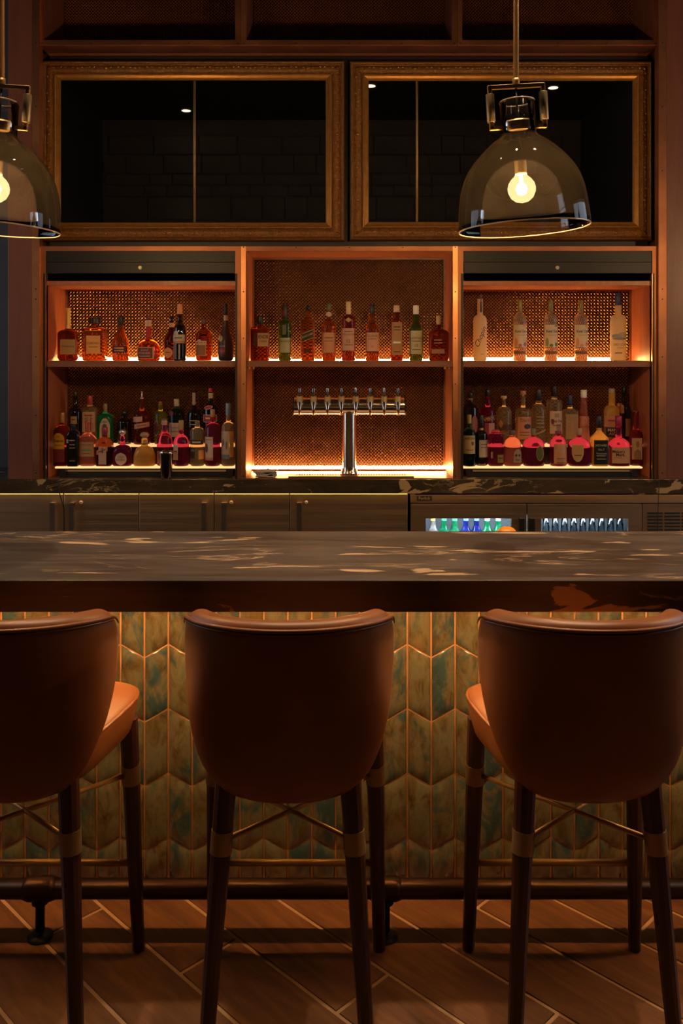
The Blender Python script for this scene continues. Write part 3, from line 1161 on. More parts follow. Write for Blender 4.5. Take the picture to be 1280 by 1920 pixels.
tr_ = obj('top_rail', box(ca + .004, cb, SF - .014, SF + .002, pZ(942, SF), pZ(927.5, SF)), steel, T)
bx0, bz0 = px(781.5, 938.5, SF - .014)
bx1, bz1 = px(809.5, 930, SF - .014)
bdg = obj('badge', box(bx0, bx1, SF - .0155, SF - .014, bz0, bz1), black, tr_)
v, f, tw, th = text_geo('Perlick', 0, .01)
k = (bx1 - bx0) * .78 / tw
obj('lettering', ([((bx0 + bx1) / 2 + p[0] * k, SF - .016, (bz0 + bz1) / 2 + p[1] * k) for p in v], f), M('badge_letter', (.35, .27, .18), None, 9, .4, .6), tr_)
rack_z = .612
for (xa, xb, wa, wb_, hx) in ((769, 985, 797, 957, 975), (986.5, 1200.5, 1012.5, 1175, 994)):
    a, b = pX(xa, SF) + .001, pX(xb, SF) - .001
    w0, w1 = pX(wa, SF), pX(wb_, SF)
    zt = pZ(944, SF)
    wz = pZ(970.5, SF)
    d = obj('door', join(box(a, w0, SF - .024, SF, .13, zt), box(w1, b, SF - .024, SF, .13, zt), box(w0, w1, SF - .024, SF, wz, zt),
                         box(w0, w1, SF - .024, SF, .13, .22)), steel, T)
    obj('pane', box(w0, w1, SF - .010, SF - .006, .22, wz), door_glass, d)
    h0, h1 = pX(hx - 5, SF), pX(hx + 5, SF)
    bevel(obj('handle', box(h0, h1, SF - .05, SF - .0245, pZ(1010, SF), pZ(968, SF)), black_metal, d), .004)
    obj('rack', join(*[box(w0 - .02, w1 + .02, y, y + .004, rack_z - .006, rack_z) for y in np.linspace(SF + .03, 4.72, 22)],
                     *[box(x, x + .004, SF + .03, 4.724, rack_z - .010, rack_z - .0062) for x in (w0, (w0 + w1) / 2, w1)]), chrome, T)
# compressor grille
g0, g1 = pX(1204, SF), cb
gp = obj('grille_panel', box(g0, g1, SF - .004, SF, .1, pZ(944, SF)), steel, T)
for r_ in range(8):
    for c0, c1 in ((1213, 1241), (1245, 1273), (1277, 1305)):
        y = 960 + r_ * 6.2
        obj('louver', box(pX(c0, SF), pX(c1, SF), SF - .0085, SF - .004, pZ(y + 3.2, SF), pZ(y, SF)), black, gp)

# ================================================================== liquor display steps
TZ1, TZ2 = 1.1124, 1.2096
acry = EM('lit_acrylic', (1.0, 0.46, 0.17), LED_TIER)
acry_back = EM('lit_acrylic_upper', (1.0, 0.46, 0.18), LED_TIER * .8)
for xa, xb, lab in ((101, 441, 'two-step lit bottle display in the left niche'), (868.5, 1206, 'two-step lit bottle display in the right niche')):
    a, b = pX(xa, 4.37), pX(xb, 4.37)
    T = thing('bottle_step_display', ((a + b) / 2, 4.45, CT), lab, 'display stand', 'lit bottle steps')
    obj('base', join(box(a + .03, b - .03, 4.40, 4.60, CT + .001, CT + .03), box(a + .02, b - .02, 4.485, 4.60, CT + .03, TZ2 - .008)), black, T)
    l = obj('lower_tier', box(a, b, 4.383, 4.484, TZ1 - .008, TZ1), acry, T)
    bevel(l, .002)
    l = obj('upper_tier', box(a, b, 4.4845, 4.605, TZ2 - .008, TZ2), acry_back, T)
    bevel(l, .002)
    obj('riser', box(a + .01, b - .01, 4.482, 4.4845, TZ1 + .001, TZ2 - .009), black_metal, T)
    obj('foot', box(a + .02, a + .05, 4.392, 4.43, CT + .001, TZ1 - .0085), black, T)
    obj('foot', box(b - .05, b - .02, 4.392, 4.43, CT + .001, TZ1 - .0085), black, T)

# ================================================================== beer tower, tray, towel, shaker
TY = 4.50
tX, tZ = px(654.5, 761, TY)
T = thing('beer_tower', (tX, TY, CT), 'polished T-shaped draught beer tower with eight taps in the middle niche', 'beer tower')
cX0, cX1 = pX(549.5, TY), pX(759.5, TY)
rr = .0465
z0 = CT + .003
col = obj('column', lathe([(.047, z0), (.047, z0 + .008), (.0405, z0 + .018), (.0385, z0 + .04), (.0385, tZ - .02)], 36, (tX, TY, 0)), chrome, T)
smooth_angle(col)
bl = obj('barrel', tube([(cX0 + .004, TY, tZ), (cX0 + .0045, TY, tZ), (cX1 - .0045, TY, tZ), (cX1 - .004, TY, tZ)], [rr - .002, rr, rr, rr - .002], 40), chrome, T)
smooth_angle(bl)
for e, s_ in ((cX0, 1), (cX1, -1)):
    smooth_angle(obj('end_cap', tube([(e, TY, tZ), (e + s_ * .006, TY, tZ)], rr + .0015, 40), black_metal, T))
for i, x in enumerate((561.6, 587.6, 613.7, 639.7, 666.7, 693.6, 719.7, 745.8)):
    X = pX(x, TY - .06)
    yf = TY - rr
    def zz(y):
        return pZ(y, TY - .06)
    fa = obj('faucet', join(tube([(X, yf + .004, zz(754)), (X, yf - .03, zz(754))], .0125, 14),
                            tube([(X, yf - .018, zz(742)), (X, yf - .018, zz(745)), (X, yf - .018, zz(754)), (X, yf - .02, zz(760)), (X, yf - .026, zz(766)),
                                  (X, yf - .03, zz(778))], [.009, .0145, .015, .0125, .008, .0062], 14)), chrome, T, smooth=True)
    obj('bonnet', lathe([(.0155, zz(753.5)), (.0168, zz(752)), (.0168, zz(744)), (.012, zz(742))], 8, (X, yf - .0185, 0)),
        M('polished_brass', (.72, .50, .20), (.62, .42, .16), 12, .28, .6), fa)
    obj('pivot', tube([(X, yf - .0325, zz(741.5)), (X, yf - .010, zz(741.5))], .0062, 12), chrome, fa, smooth=False)
    h = obj('tap_handle', lathe([(.0045, zz(741)), (.0072, zz(738.5)), (.0075, zz(728)), (.006, zz(726.6))], 14, (X, yf - .018, 0)),
            M('tap_handle_steel', (.34, .38, .36), (.26, .3, .28), 12, .22, 1.0), fa, smooth=True)

# drip tray
xa, xb = pX(540, F), pX(776, F)
T = thing('drip_tray', ((xa + xb) / 2, 4.42, CT), 'long stainless drip tray with a slotted grate under the beer tower', 'tray')
tz = CT + .0035
obj('pan', join(box(xa, xb, 4.360, 4.404, tz, tz + .008), box(xa + .006, xb - .006, 4.434, 4.452, tz, tz + .008),
                box(xa, xa + .03, 4.404, 4.434, tz, tz + .008), box(xb - .03, xb, 4.404, 4.434, tz, tz + .008),
                box(xa + .03, xb - .03, 4.404, 4.434, tz, tz + .0015)), M('bronzed_steel', (.56, .40, .22), (.46, .32, .17), 9, .3, 1.0), T)
n_ = 44
g = []
for q in range(n_):
    x = xa + .034 + (xb - xa - .068) * q / (n_ - 1)
    g.append(box(x - .0032, x + .0032, 4.404, 4.434, tz + .005, tz + .0085))
o = obj('grate', join(*g), steel_plain, T)
o['kind'] = 'stuff'

# folded towel
X0, _ = px(478, 890, 4.40)
V, Fc = [], []
NX, NYY = 14, 6
def towel_layer(dx, dy, z, w, d, ph):
    V = []
    for top in (0, 1):
        for j in range(NYY + 1):
            for i in range(NX + 1):
                u, v_ = i / NX, j / NYY
                wob = .0035 * math.sin(u * 7 + ph + v_ * 2) + .002 * math.sin(u * 15 + ph * 2)
                V.append((X0 + dx + u * w + .006 * math.sin(v_ * 5 + ph), 4.375 + dy + v_ * d, z + wob * (0.3 if not top else 1) + top * .007))
    n1 = (NX + 1) * (NYY + 1)
    Fs = []
    for j in range(NYY):
        for i in range(NX):
            a = j * (NX + 1) + i
            Fs.append((a + n1, a + 1 + n1, a + NX + 2 + n1, a + NX + 1 + n1))
            Fs.append((a, a + NX + 1, a + NX + 2, a + 1))
    for i in range(NX):
        Fs.append((i, i + 1, i + 1 + n1, i + n1))
        a = NYY * (NX + 1) + i
        Fs.append((a + n1, a + 1 + n1, a + 1, a))
    for j in range(NYY):
        a, b = j * (NX + 1), (j + 1) * (NX + 1)
        Fs.append((a, a + n1, b + n1, b))
        a, b = a + NX, b + NX
        Fs.append((a, b, b + n1, a + n1))
    return V, Fs
tw_ = obj('folded_towel', join(towel_layer(.004, 0, CT + .0055, .10, .10, 0), towel_layer(.0, .004, CT + .016, .105, .09, 1.4),
                               towel_layer(-.006, .002, CT + .026, .11, .085, 2.6)), cloth_m, smooth=True, loc=(X0, 4.4, CT))
tag(tw_, 'crumpled beige bar towel beside the drip tray', 'towel')

# cocktail shaker standing on the counter in front of the left bottle steps
sx_, _ = px(311.5, 880, 4.35)
k = 4.353 / FPX
hz = CT + .0005
T = thing('cocktail_shaker', (sx_, 4.353, CT), 'tall dark chrome shaker tin in front of the left lower bottles', 'shaker')
sb = obj('tin', lathe([(.024, hz), (.026, hz + .004), (.0285, hz + .03), (.0345, hz + .125), (.0355, hz + .134), (.0335, hz + .134), (.027, hz + .03), (.02, hz + .01)],
                      32, (sx_, 4.353, 0)), M('dark_chrome', (.30, .25, .20), (.22, .18, .14), 6, .14, 1.0), T, smooth=True)
obj('rim_band', lathe([(.0352, hz + .126), (.0362, hz + .130), (.0362, hz + .137), (.0345, hz + .138)], 32, (sx_, 4.353, 0), closed=False), chrome, T, smooth=True)

# cords
tag(obj('power_cord', tube([(pX(108, 4.335), 4.345, CT + .004), (pX(108.5, 4.325), 4.325, CT + .001), (pX(110, 4.32), 4.320, pZ(910, 4.32)),
                            (pX(111.5, 4.32), 4.32, pZ(924, 4.32)), (pX(116, 4.34), 4.335, pZ(938, 4.34)), (pX(119.5, 4.34), 4.345, pZ(955, 4.34)),
                            (pX(120.5, 4.34), 4.345, .55)], .0024, 8), rubber, smooth=True, loc=(pX(108, 4.33), 4.33, CT)),
    'thin black cord hanging over the back counter edge at far left', 'cord')
tag(obj('power_cord', tube([(pX(1234, 4.335), 4.345, CT + .004), (pX(1234.5, 4.325), 4.325, CT + .001), (pX(1235, 4.32), 4.320, pZ(915, 4.32)),
                            (pX(1234, 4.33), 4.335, pZ(945, 4.33)), (pX(1232, 4.33), 4.340, .60)], .0018, 8), rubber, smooth=True, loc=(pX(1234, 4.33), 4.33, CT)),
    'thin dark cord hanging over the back counter near the right pillar', 'cord')

# under-bar ledge carrying an orange (only its top shows over the bar)
T = thing('underbar_station', (0, 3.2, 0), 'steel work ledge behind the bar, hidden by the bar top', 'work station')
obj('body', box(-1.8, 1.8, 2.95, 3.3, 0, .947), black_metal, T)
obj('ledge', box(-1.8, 1.8, 2.94, 3.36, .9475, .972), steel_plain, T)
oX, oZ = px(950, 990, 3.2)
orr = .038
T = thing('orange', (oX, 3.2, .972), 'orange fruit just peeking over the far edge of the bar top', 'fruit')
obj('peel', ball((oX, 3.2, .9725 + orr), orr * 1.06, 24, 16, orr), M('orange_peel', (.75, .25, .02), (.65, .19, .012), 60, .45, 0, .3), T, smooth=True)
obj('stem_end', lathe([(.004, .9725 + orr * 2 - .002), (.003, .9725 + orr * 2 + .001)], 8, (oX, 3.2, 0)), M('stem_green', (.06, .08, .02), None, 30, .7), T)

# ================================================================== bottles
def GL(name, col, rough=0.07, ior=1.32, tr=0.9):
    return M('glass_' + name, col, tuple(c * 0.92 for c in col), 6, rough, 0, 0, trans=tr, ior=ior)


GLS = dict(
    amber=GL('amber', (0.62, 0.17, 0.02)), cognac=GL('cognac', (0.42, 0.075, 0.012)), ruby=GL('ruby', (0.50, 0.05, 0.05)),
    magenta=GL('magenta', (0.58, 0.055, 0.17)), coral=GL('coral', (0.90, 0.28, 0.20), 0.1, 1.32, .82), honey=GL('honey', (0.86, 0.46, 0.10), 0.1, 1.3, .6),
    clear=GL('clear', (0.95, 0.88, 0.76)), pale=GL('pale', (0.90, 0.70, 0.40)), green=GL('green', (0.10, 0.22, 0.03)),
    emerald=GL('emerald', (0.02, 0.62, 0.22), 0.25), dkgreen=GL('dkgreen', (0.02, 0.06, 0.015)), lime=GL('lime', (0.55, 0.60, 0.06)),
    black=M('glass_black', (0.010, 0.007, 0.006), (0.007, 0.005, 0.005), 5, 0.08, coat=.5),
    brown=GL('brown', (0.16, 0.035, 0.012)), frost=M('glass_frost', (0.80, 0.66, 0.46), (0.76, 0.62, 0.42), 5, 0.55, trans=0.35, ior=1.2, transl=0.45),
    smoke=M('glass_smoke', (0.055, 0.022, 0.012), (0.04, 0.016, 0.01), 5, 0.4, transl=.1))


def CL(c, rough=0.55, metal=0.0, transl=0.35):
    nm = 'print_%02x%02x%02x_%d' % (int(c[0] * 255), int(c[1] * 255), int(c[2] * 255), int(metal * 9))
    return M(nm, c, tuple(v * 0.86 for v in c), 25, rough, metal, transl=0 if metal else transl)


CREAM, TAN, PINK = (0.72, 0.58, 0.40), (0.52, 0.36, 0.17), (0.72, 0.42, 0.30)
GOLD, INK, WHITE, RED = (0.62, 0.40, 0.12), (0.025, 0.018, 0.014), (0.80, 0.76, 0.68), (0.45, 0.03, 0.04)
BLK, NAVY, ORG, BROWN = (0.012, 0.010, 0.010), (0.02, 0.035, 0.11), (0.70, 0.26, 0.07), (0.20, 0.10, 0.045)


def L(x0, x1, y0, y1, col, text=(), shape='rect', slant=0.0, metal=0.0, border=None, name='label'):
    return dict(x0=x0, x1=x1, y0=y0, y1=y1, col=col, text=text, shape=shape, slant=slant, metal=metal, border=border, name=name)


def bottle(lab, row, x, top, cap, nk, sh, wb, wn, wc, glass='amber', capc=BLK, labels=(), sec='r', shoulder='dome', q=None, tb=0.94,
           wtop=None, capm=0.0, capshape='cyl', dy=0.0, group='', nsec=None):
    """x, y and widths in photo pixels; row = (plane Y, z of the supporting surface, y of the base)"""
    Yb, zb, yb = row
    Yb += dy
    s = Yb / FPX
    X = (x - 640) * s
    h = lambda y: max(0.0, (yb - y) * s)
    R, rn, rc = wb * s / 2, wn * s / 2, wc * s / 2
    Rt = (wtop * s / 2) if wtop else R
    zs, zn, zc, zt = h(sh), h(nk), h(cap), h(top)
    q = q if q is not None else (1.0 if sec == 'r' else 0.72)
    ne = nsec or (2.0 if sec == 'r' else 5.0)
    z0 = zb + .0006
    # profile of half-widths
    prof = [(R * tb * .9, 0.0), (R * tb, .002), (R * (tb + 1) / 2 if tb < 1 else R, .008), (R, .016)]
    for t in (.25, .5, .75, 1.0):
        prof.append((R + (Rt - R) * t, .016 + (zs - .016) * t))
    for i in range(1, 8):
        t = i / 7
        f = {'dome': math.sqrt(max(0, 1 - t * t)), 'cone': 1 - t, 's': 1 - t * t * (3 - 2 * t), 'sq': max(0, 1 - t ** 5) ** .5}[shoulder]
        zt_ = t if shoulder != 'dome' else math.sin(t * math.pi / 2) if False else t
        prof.append((rn + (Rt - rn) * f, zs + (zn - zs) * zt_))
    prof.append((rn, zn + (zc - zn) * .5))
    prof.append((rn, zc + .0005))
    zz = [p[1] for p in prof]
    rr_ = [p[0] for p in prof]

    def half(z):
        return float(np.interp(z, zz, rr_))

    def shape_at(z):
        """half width, half depth, superellipse exponent"""
        a = half(z)
        m = min(1, max(0, (z - zs) / max(1e-4, zn - zs)))
        if sec == 'r':
            return a, a * (q + (1 - q) * m), 2.0
        return a, a * (q + (1 - q) * m), ne + (2 - ne) * m

    def surf(dx, z):
        a, b, e = shape_at(z)
        u = min(.985, abs(dx) / a)
        return b * (1 - u ** e) ** (1 / e)
    T = thing('bottle', (X, Yb, zb), lab, 'bottle', group)
    N = 28
    V, Fc = [], []
    for (r, z) in prof:
        a, b, e = shape_at(z)
        a = r
        if sec == 'r':
            b = r * (b / max(1e-6, half(z)))
        else:
            b = r * (b / max(1e-6, half(z)))
        for i in range(N):
            an = 2 * math.pi * (i + .5) / N
            c_, s_ = math.cos(an), math.sin(an)
            V.append((X + a * abs(c_) ** (2 / e) * (1 if c_ > 0 else -1), Yb + b * abs(s_) ** (2 / e) * (1 if s_ > 0 else -1), z0 + z))
    for k in range(len(prof) - 1):
        for i in range(N):
            j = (i + 1) % N
            Fc.append((k * N + i, k * N + j, (k + 1) * N + j, (k + 1) * N + i))
    Fc.append(tuple(range(N - 1, -1, -1)))
    Fc.append(tuple(range((len(prof) - 1) * N, len(prof) * N)))
    body = obj('body', (V, Fc), GLS[glass], T, smooth=True)
    # closure
    if capc is not None and zt > zc:
        hc = zt - zc
        if capshape == 'cyl':
            pr = [(rc * .96, zc + .0008), (rc, zc + .002), (rc, zt - .0025), (rc * .9, zt)]
        elif capshape == 'foil':
            pr = [(max(rc, rn * 1.03), zc + .0008), (rc, zc + hc * .35), (rc * .92, zc + hc * .80), (rc * 1.06, zc + hc * .82), (rc * 1.06, zt - .003), (rc * .9, zt)]
        elif capshape == 'ball':
            pr = [(rn * .8, zc + .0008)] + [(max(.001, rc * math.sin(math.pi * t)), zc + hc * (.12 + .88 * (1 - math.cos(math.pi * t)) / 2)) for t in
                                           (.18, .3, .42, .55, .7, .85, .98)]
        elif capshape == 'tee':
            pr = [(rn * .9, zc + .0008), (rn * .9, zc + hc * .25), (rc, zc + hc * .27), (rc, zt - .002), (rc * .94, zt)]
        else:  # spout
            pr = [(rc, zc + .0008), (rc, zc + hc * .15), (rc * .35, zc + hc * .2), (rc * .35, zt)]
        obj('stopper' if capshape in ('ball', 'tee') else ('pour_spout' if capshape == 'spout' else 'cap'),
            lathe([(r, z + z0) for r, z in pr], 20, (X, Yb, 0)), CL(capc, .38, capm, .05) if not isinstance(capc, str) else GLS[capc], T, smooth=False)
        smooth_angle(T.children[-1], 40)
    # printed labels and lettering
    off = .0009
    for ld in labels:
        x0, x1 = (ld['x0'] - x) * s, (ld['x1'] - x) * s
        za, zb2 = h(ld['y1']), h(ld['y0'])
        sl = ld['slant']

        def patch(x0, x1, za, zb2, shp, off, sl=sl):
            nx, nz = 10, 7
            V, Fc = [], []
            cx = (x0 + x1) / 2
            for j in range(nz + 1):
                t = j / nz
                if shp == 'arch':
                    k = 1.0 if t < .6 else math.sqrt(max(.02, 1 - ((t - .6) / .42) ** 2))
                elif shp == 'oval':
                    k = math.sqrt(max(.015, 1 - (2 * t - 1) ** 2))
                elif shp == 'shield':
                    k = 1.0 if t > .45 else .25 + .75 * math.sqrt(t / .45)
                elif shp == 'diamond':
                    k = max(.06, 1 - abs(2 * t - 1))
                else:
                    k = 1.0
                for i in range(nx + 1):
                    dx = cx + (x1 - x0) / 2 * k * (2 * i / nx - 1)
                    z = za + (zb2 - za) * t + sl * (dx - cx)
                    V.append((X + dx, Yb - surf(dx, z) - off, z0 + z))
            for j in range(nz):
                for i in range(nx):
                    a = j * (nx + 1) + i
                    Fc.append((a, a + 1, a + nx + 2, a + nx + 1))
            return V, Fc
        if ld['border']:
            obj(ld['name'], patch(x0, x1, za, zb2, ld['shape'], off), CL(ld['border'], .5, ld['metal']), T, smooth=True)
            bx, bz = (x1 - x0) * .06, (zb2 - za) * .06
            lo = obj(ld['name'], patch(x0 + bx, x1 - bx, za + bz, zb2 - bz, ld['shape'], off * 1.6), CL(ld['col'], .5, ld['metal']), T, smooth=True)
        elif ld['col'] is not None:
            lo = obj(ld['name'], patch(x0, x1, za, zb2, ld['shape'], off), CL(ld['col'], .5, ld['metal']), T, smooth=True)
        else:
            lo = body
        for tx in ld['text']:
            st_, yc, hp, colr = tx[:4]
            kw = tx[4] if len(tx) > 4 else {}
            if st_ == '~':      # illegible small print: a plain line
                hw_ = (x1 - x0) * kw.get('w', .32)
                cx = (x0 + x1) / 2 + kw.get('dx', 0) * s
                zc_ = h(yc)
                obj('print_line', patch(cx - hw_, cx + hw_, zc_ - hp * s * .3, zc_ + hp * s * .3, 'rect', off * 2.4), CL(colr, .45, 0, 0), lo)
                continue
            v, f, tw, th = text_geo(st_, kw.get('shear', 0), kw.get('bold', 0))
            k = hp * s / max(th, .01)
            lim = (x1 - x0) * .84
            kx = min(k, lim / max(tw, .01)) if not kw.get('rot') else k
            k = min(k, kx * 1.6)
            ra = kw.get('rot', 0)
            cx = (x0 + x1) / 2 + kw.get('dx', 0) * s
            zc_ = h(yc)
            VV = []
            for p in v:
                a, b = p[0] * kx, p[1] * k
                a, b = a * math.cos(ra) - b * math.sin(ra), a * math.sin(ra) + b * math.cos(ra)
                dx, z = cx + a, zc_ + b + sl * a
                VV.append((X + dx, Yb - surf(dx, z) - off * 2.4, z0 + z))
            obj('lettering', (VV, f), CL(colr, .45, 0, .0), lo)
    return T


UP = (4.50, SHZ, 676.6)
FRONT = (4.428, TZ1, 873.1)
BACK = (4.548, TZ2, 832.6)
g = 'bottles on the left upper shelf'
bottle('cognac bottle with tall gold neck foil and tan label, leftmost on the left upper shelf', UP, 127.7, 577.8, 617, 618, 627, 38.3, 11, 9.8, 'cognac',
       GOLD, [L(116.5, 146, 637, 664.6, TAN, [('Hennessy', 650, 5.4, INK, {'shear': .2})], border=(.62, .45, .22)),], 's', 'dome', .62, .84, capm=.15, capshape='foil', group=g, nsec=3)
bottle('square amber liqueur bottle with wide black square cap and gold label', UP, 178, 596.8, 607, 614, 621, 43.3, 8, 21.5, 'amber', BLK,
       [L(166, 192, 629.8, 663.6, (.66, .47, .16), [('DISARONNO', 644, 4.2, INK), ('~', 651, 2.2, BROWN)], metal=.0)], 's', 'sq', .72, .96, group=g)
bottle('teardrop brandy bottle with black cap and dark printed band on the left upper shelf', UP, 226.3, 592, 611, 614, 645, 31.6, 12, 9.8, 'amber', BLK,
       [L(212, 240, 649, 662, (.09, .022, .015), [('~', 653, 3, GOLD), ('~', 658, 3, GOLD)])], 'r', 's', group=g, wtop=30)
bottle('squat round orange-liqueur bottle with red ribbon neck and framed dark red label', UP, 278.7, 593, 600, 636, 657, 42.5, 11.5, 11, 'cognac', (.16, .02, .02),
       [L(272.8, 284.4, 600.6, 612.5, CREAM, name='neck_label'), L(274.5, 283, 613, 641, RED, name='ribbon'),
        L(258.5, 292, 651, 673, (.20, .05, .03), [('Grand', 656.5, 4, CREAM, {'shear': .3}), ('MARNIER', 662.5, 3.6, CREAM), ('~', 668, 2.2, CREAM)], border=CREAM)],
       'r', 'dome', group=g)
bottle('short dark wine bottle with black ball top, half hidden behind the orange-capped port', UP, 322, 592, 603, 612, 642, 30, 9, 11, 'brown', BLK,
       [L(308.5, 326, 652, 672, CREAM, [('~', 661, 2.6, BROWN)], shape='oval'), L(317.5, 327, 606, 614, CREAM, name='neck_label')], 'r', 's', capshape='ball', dy=.04, group=g)
bottle('tall black port bottle with copper capsule and cream humped label', UP, 337, 570.5, 589.5, 606, 627, 24, 10, 10, 'black', (.62, .25, .10),
       [L(324.8, 347.5, 628, 640, CREAM, [('~', 634, 3, INK)]), L(327, 336, 621, 629, CREAM, shape='arch'), L(325, 347.5, 640.2, 644, ORG),
        L(326, 333, 646, 674, (.20, .19, .18), name='painted_stripe'), L(336.5, 339.8, 646, 674, (.45, .40, .34), name='painted_stripe')], 'r', 'dome', dy=-.035, group=g)
bottle('broad-shouldered dark liqueur bottle with round cream seal over a brown label', UP, 382, 598.7, 608, 618, 632, 30.5, 10.5, 10, 'cognac', (.15, .06, .04),
       [L(368, 388, 646, 667.6, (.34, .18, .08), border=TAN), L(367.6, 388.5, 639.5, 647, CREAM, [('DRAMBUIE', 643, 3.6, INK)]), L(370.5, 379.5, 636.5, 649.5, CREAM, shape='oval', name='seal')],
       's', 'dome', .7, .9, group=g, nsec=2.6)
bottle('tall tapering frosted dark cognac bottle with black capsule, rightmost on the left upper shelf', UP, 423, 570.5, 590, 602, 651, 29.5, 8.5, 8.4, 'smoke', BLK,
       [L(410, 418.5, 629, 641, (.62, .48, .25), shape='oval', name='medallion'), L(411.5, 424, 647.5, 651.5, None, [('REMY MARTIN', 649.5, 3.2, CREAM)]),
        L(411.5, 424, 653, 664, (.32, .03, .045), [('VSOP', 658.5, 6.5, (.6, .25, .2))]), L(419.5, 427.5, 591.5, 601.5, CREAM, name='neck_label')], 'r', 's', tb=.86, group=g)

g = 'bottles on the middle upper shelf'
bottle('square bourbon bottle with big black cap and tan paper label, leftmost in the middle niche', UP, 487.5, 592, 608.4, 613, 617, 35.6, 12, 11.6, 'cognac', BLK,
       [L(484, 504.8, 625, 650, TAN, [('KNOB', 632, 7.2, INK, {'bold': .02}), ('CREEK', 640.5, 3.6, INK)]), L(476.5, 482.5, 625, 650, (.09, .05, .03))], 's', 'sq', .7, .97, group=g)
bottle('slim green whisky bottle with black capsule and grey-green label', UP, 534, 572, 600, 601, 609, 24.2, 11, 10.8, 'green', (.016, .022, .014),
       [L(522.3, 545.7, 634, 661.6, (.50, .46, .32), [('Glenfiddich', 640, 4, INK), ('12', 651, 3.6, TAN)]), L(529.5, 535, 583, 593, (.24, .03, .03), name='neck_seal'),
        L(530, 537, 610, 628, (.16, .17, .13), name='neck_label')], 'r', 'dome', group=g)
bottle('square amber whisky bottle with a slanted black and gold label', UP, 577, 572.5, 583.4, 598.5, 602, 25.2, 10, 9.4, 'amber', BLK,
       [L(564.9, 589, 622, 638, BLK, [('BLACK LABEL', 629.3, 4, GOLD)], slant=.40, border=(.62, .42, .14)), L(569.5, 583.5, 655, 661.5, (.07, .02, .012))], 's', 'sq', .95, .97, capshape='ball', group=g)
bottle('amber malt bottle with olive cap, cream neck seal and tan label', UP, 616.4, 569, 584, 602, 614, 26.2, 9.6, 9.2, 'amber', (.10, .085, .03),
       [L(604, 629, 624, 661.6, (.60, .36, .17), [('~', 634, 3.4, BROWN), ('~', 640, 2, BROWN)]), L(610.5, 622, 585, 594.5, CREAM, shape='oval', name='neck_seal')], 'r', 'dome', group=g)
bottle('tallest whisky bottle in the middle niche with cream-gold cap and wide pink-cream label', UP, 653, 566, 590, 592, 599, 26.6, 11.5, 10, 'cognac', (.60, .43, .22),
       [L(640.4, 665.8, 616, 657.6, (.66, .46, .34), [('~', 622, 2, BROWN), ('MACALLAN', 627.5, 4, BROWN), ('12', 640, 6, INK), ('~', 647, 2.2, BROWN)]),
        L(646.5, 659.5, 596, 605, (.6, .42, .16), shape='diamond', name='neck_chevron')], 'r', 'dome', group=g, capm=.2)
bottle('amber island malt bottle with black cap and pinkish cream label', UP, 697.6, 571.5, 589.5, 607, 622, 26.2, 11.6, 10.2, 'amber', BLK,
       [L(684.9, 709.5, 624, 659, (.70, .44, .30), [('TALISKER', 630.5, 4.4, BROWN), ('~', 636, 2, BROWN), ('10', 650, 3.2, BROWN)]),
        L(685.5, 709, 659.5, 661.5, (.05, .02, .015))], 'r', 'dome', group=g)
bottle('slim rectangular whisky bottle with clear stopper, long brown label and brass band', UP, 743.3, 573, 586, 601, 605, 23, 11.4, 11.2, 'cognac', (.62, .45, .30),
       [L(734, 753.2, 604.5, 666, (.42, .27, .13), [('~', 613.5, 3.6, INK), ('~', 619, 2.2, INK), ('~', 660, 2.6, INK)]),
        L(732.2, 754.4, 638, 647, (.55, .36, .14), [('~', 642.5, 5.4, WHITE)], metal=.5, name='brass_band')], 's', 'sq', .8, .97, group=g)
bottle('dark green malt bottle with white cap and white label numbered ten', UP, 779.6, 573, 590, 607, 620, 25.6, 11.8, 10.8, 'green', WHITE,
       [L(767.2, 792, 620.7, 664, CREAM, [('LAPHROAIG', 634.5, 5.2, INK), ('~', 640, 1.8, INK), ('10', 648, 5.6, INK), ('~', 656, 1.8, INK)])],
       'r', 'dome', group=g)
bottle('flat rounded bourbon flask with clear cork top, rightmost in the middle niche', UP, 822, 592, 609, 617, 627, 37.7, 9.6, 9.4, 'cognac', (.55, .34, .18),
       [L(808, 832, 655, 663.5, (.46, .30, .17)), L(808, 832, 636, 644, None, [('~', 638, 3.6, (.5, .22, .12)), ('~', 643.5, 3.2, (.5, .22, .12))])],
       's', 'dome', .5, .93, group=g, nsec=3.2)

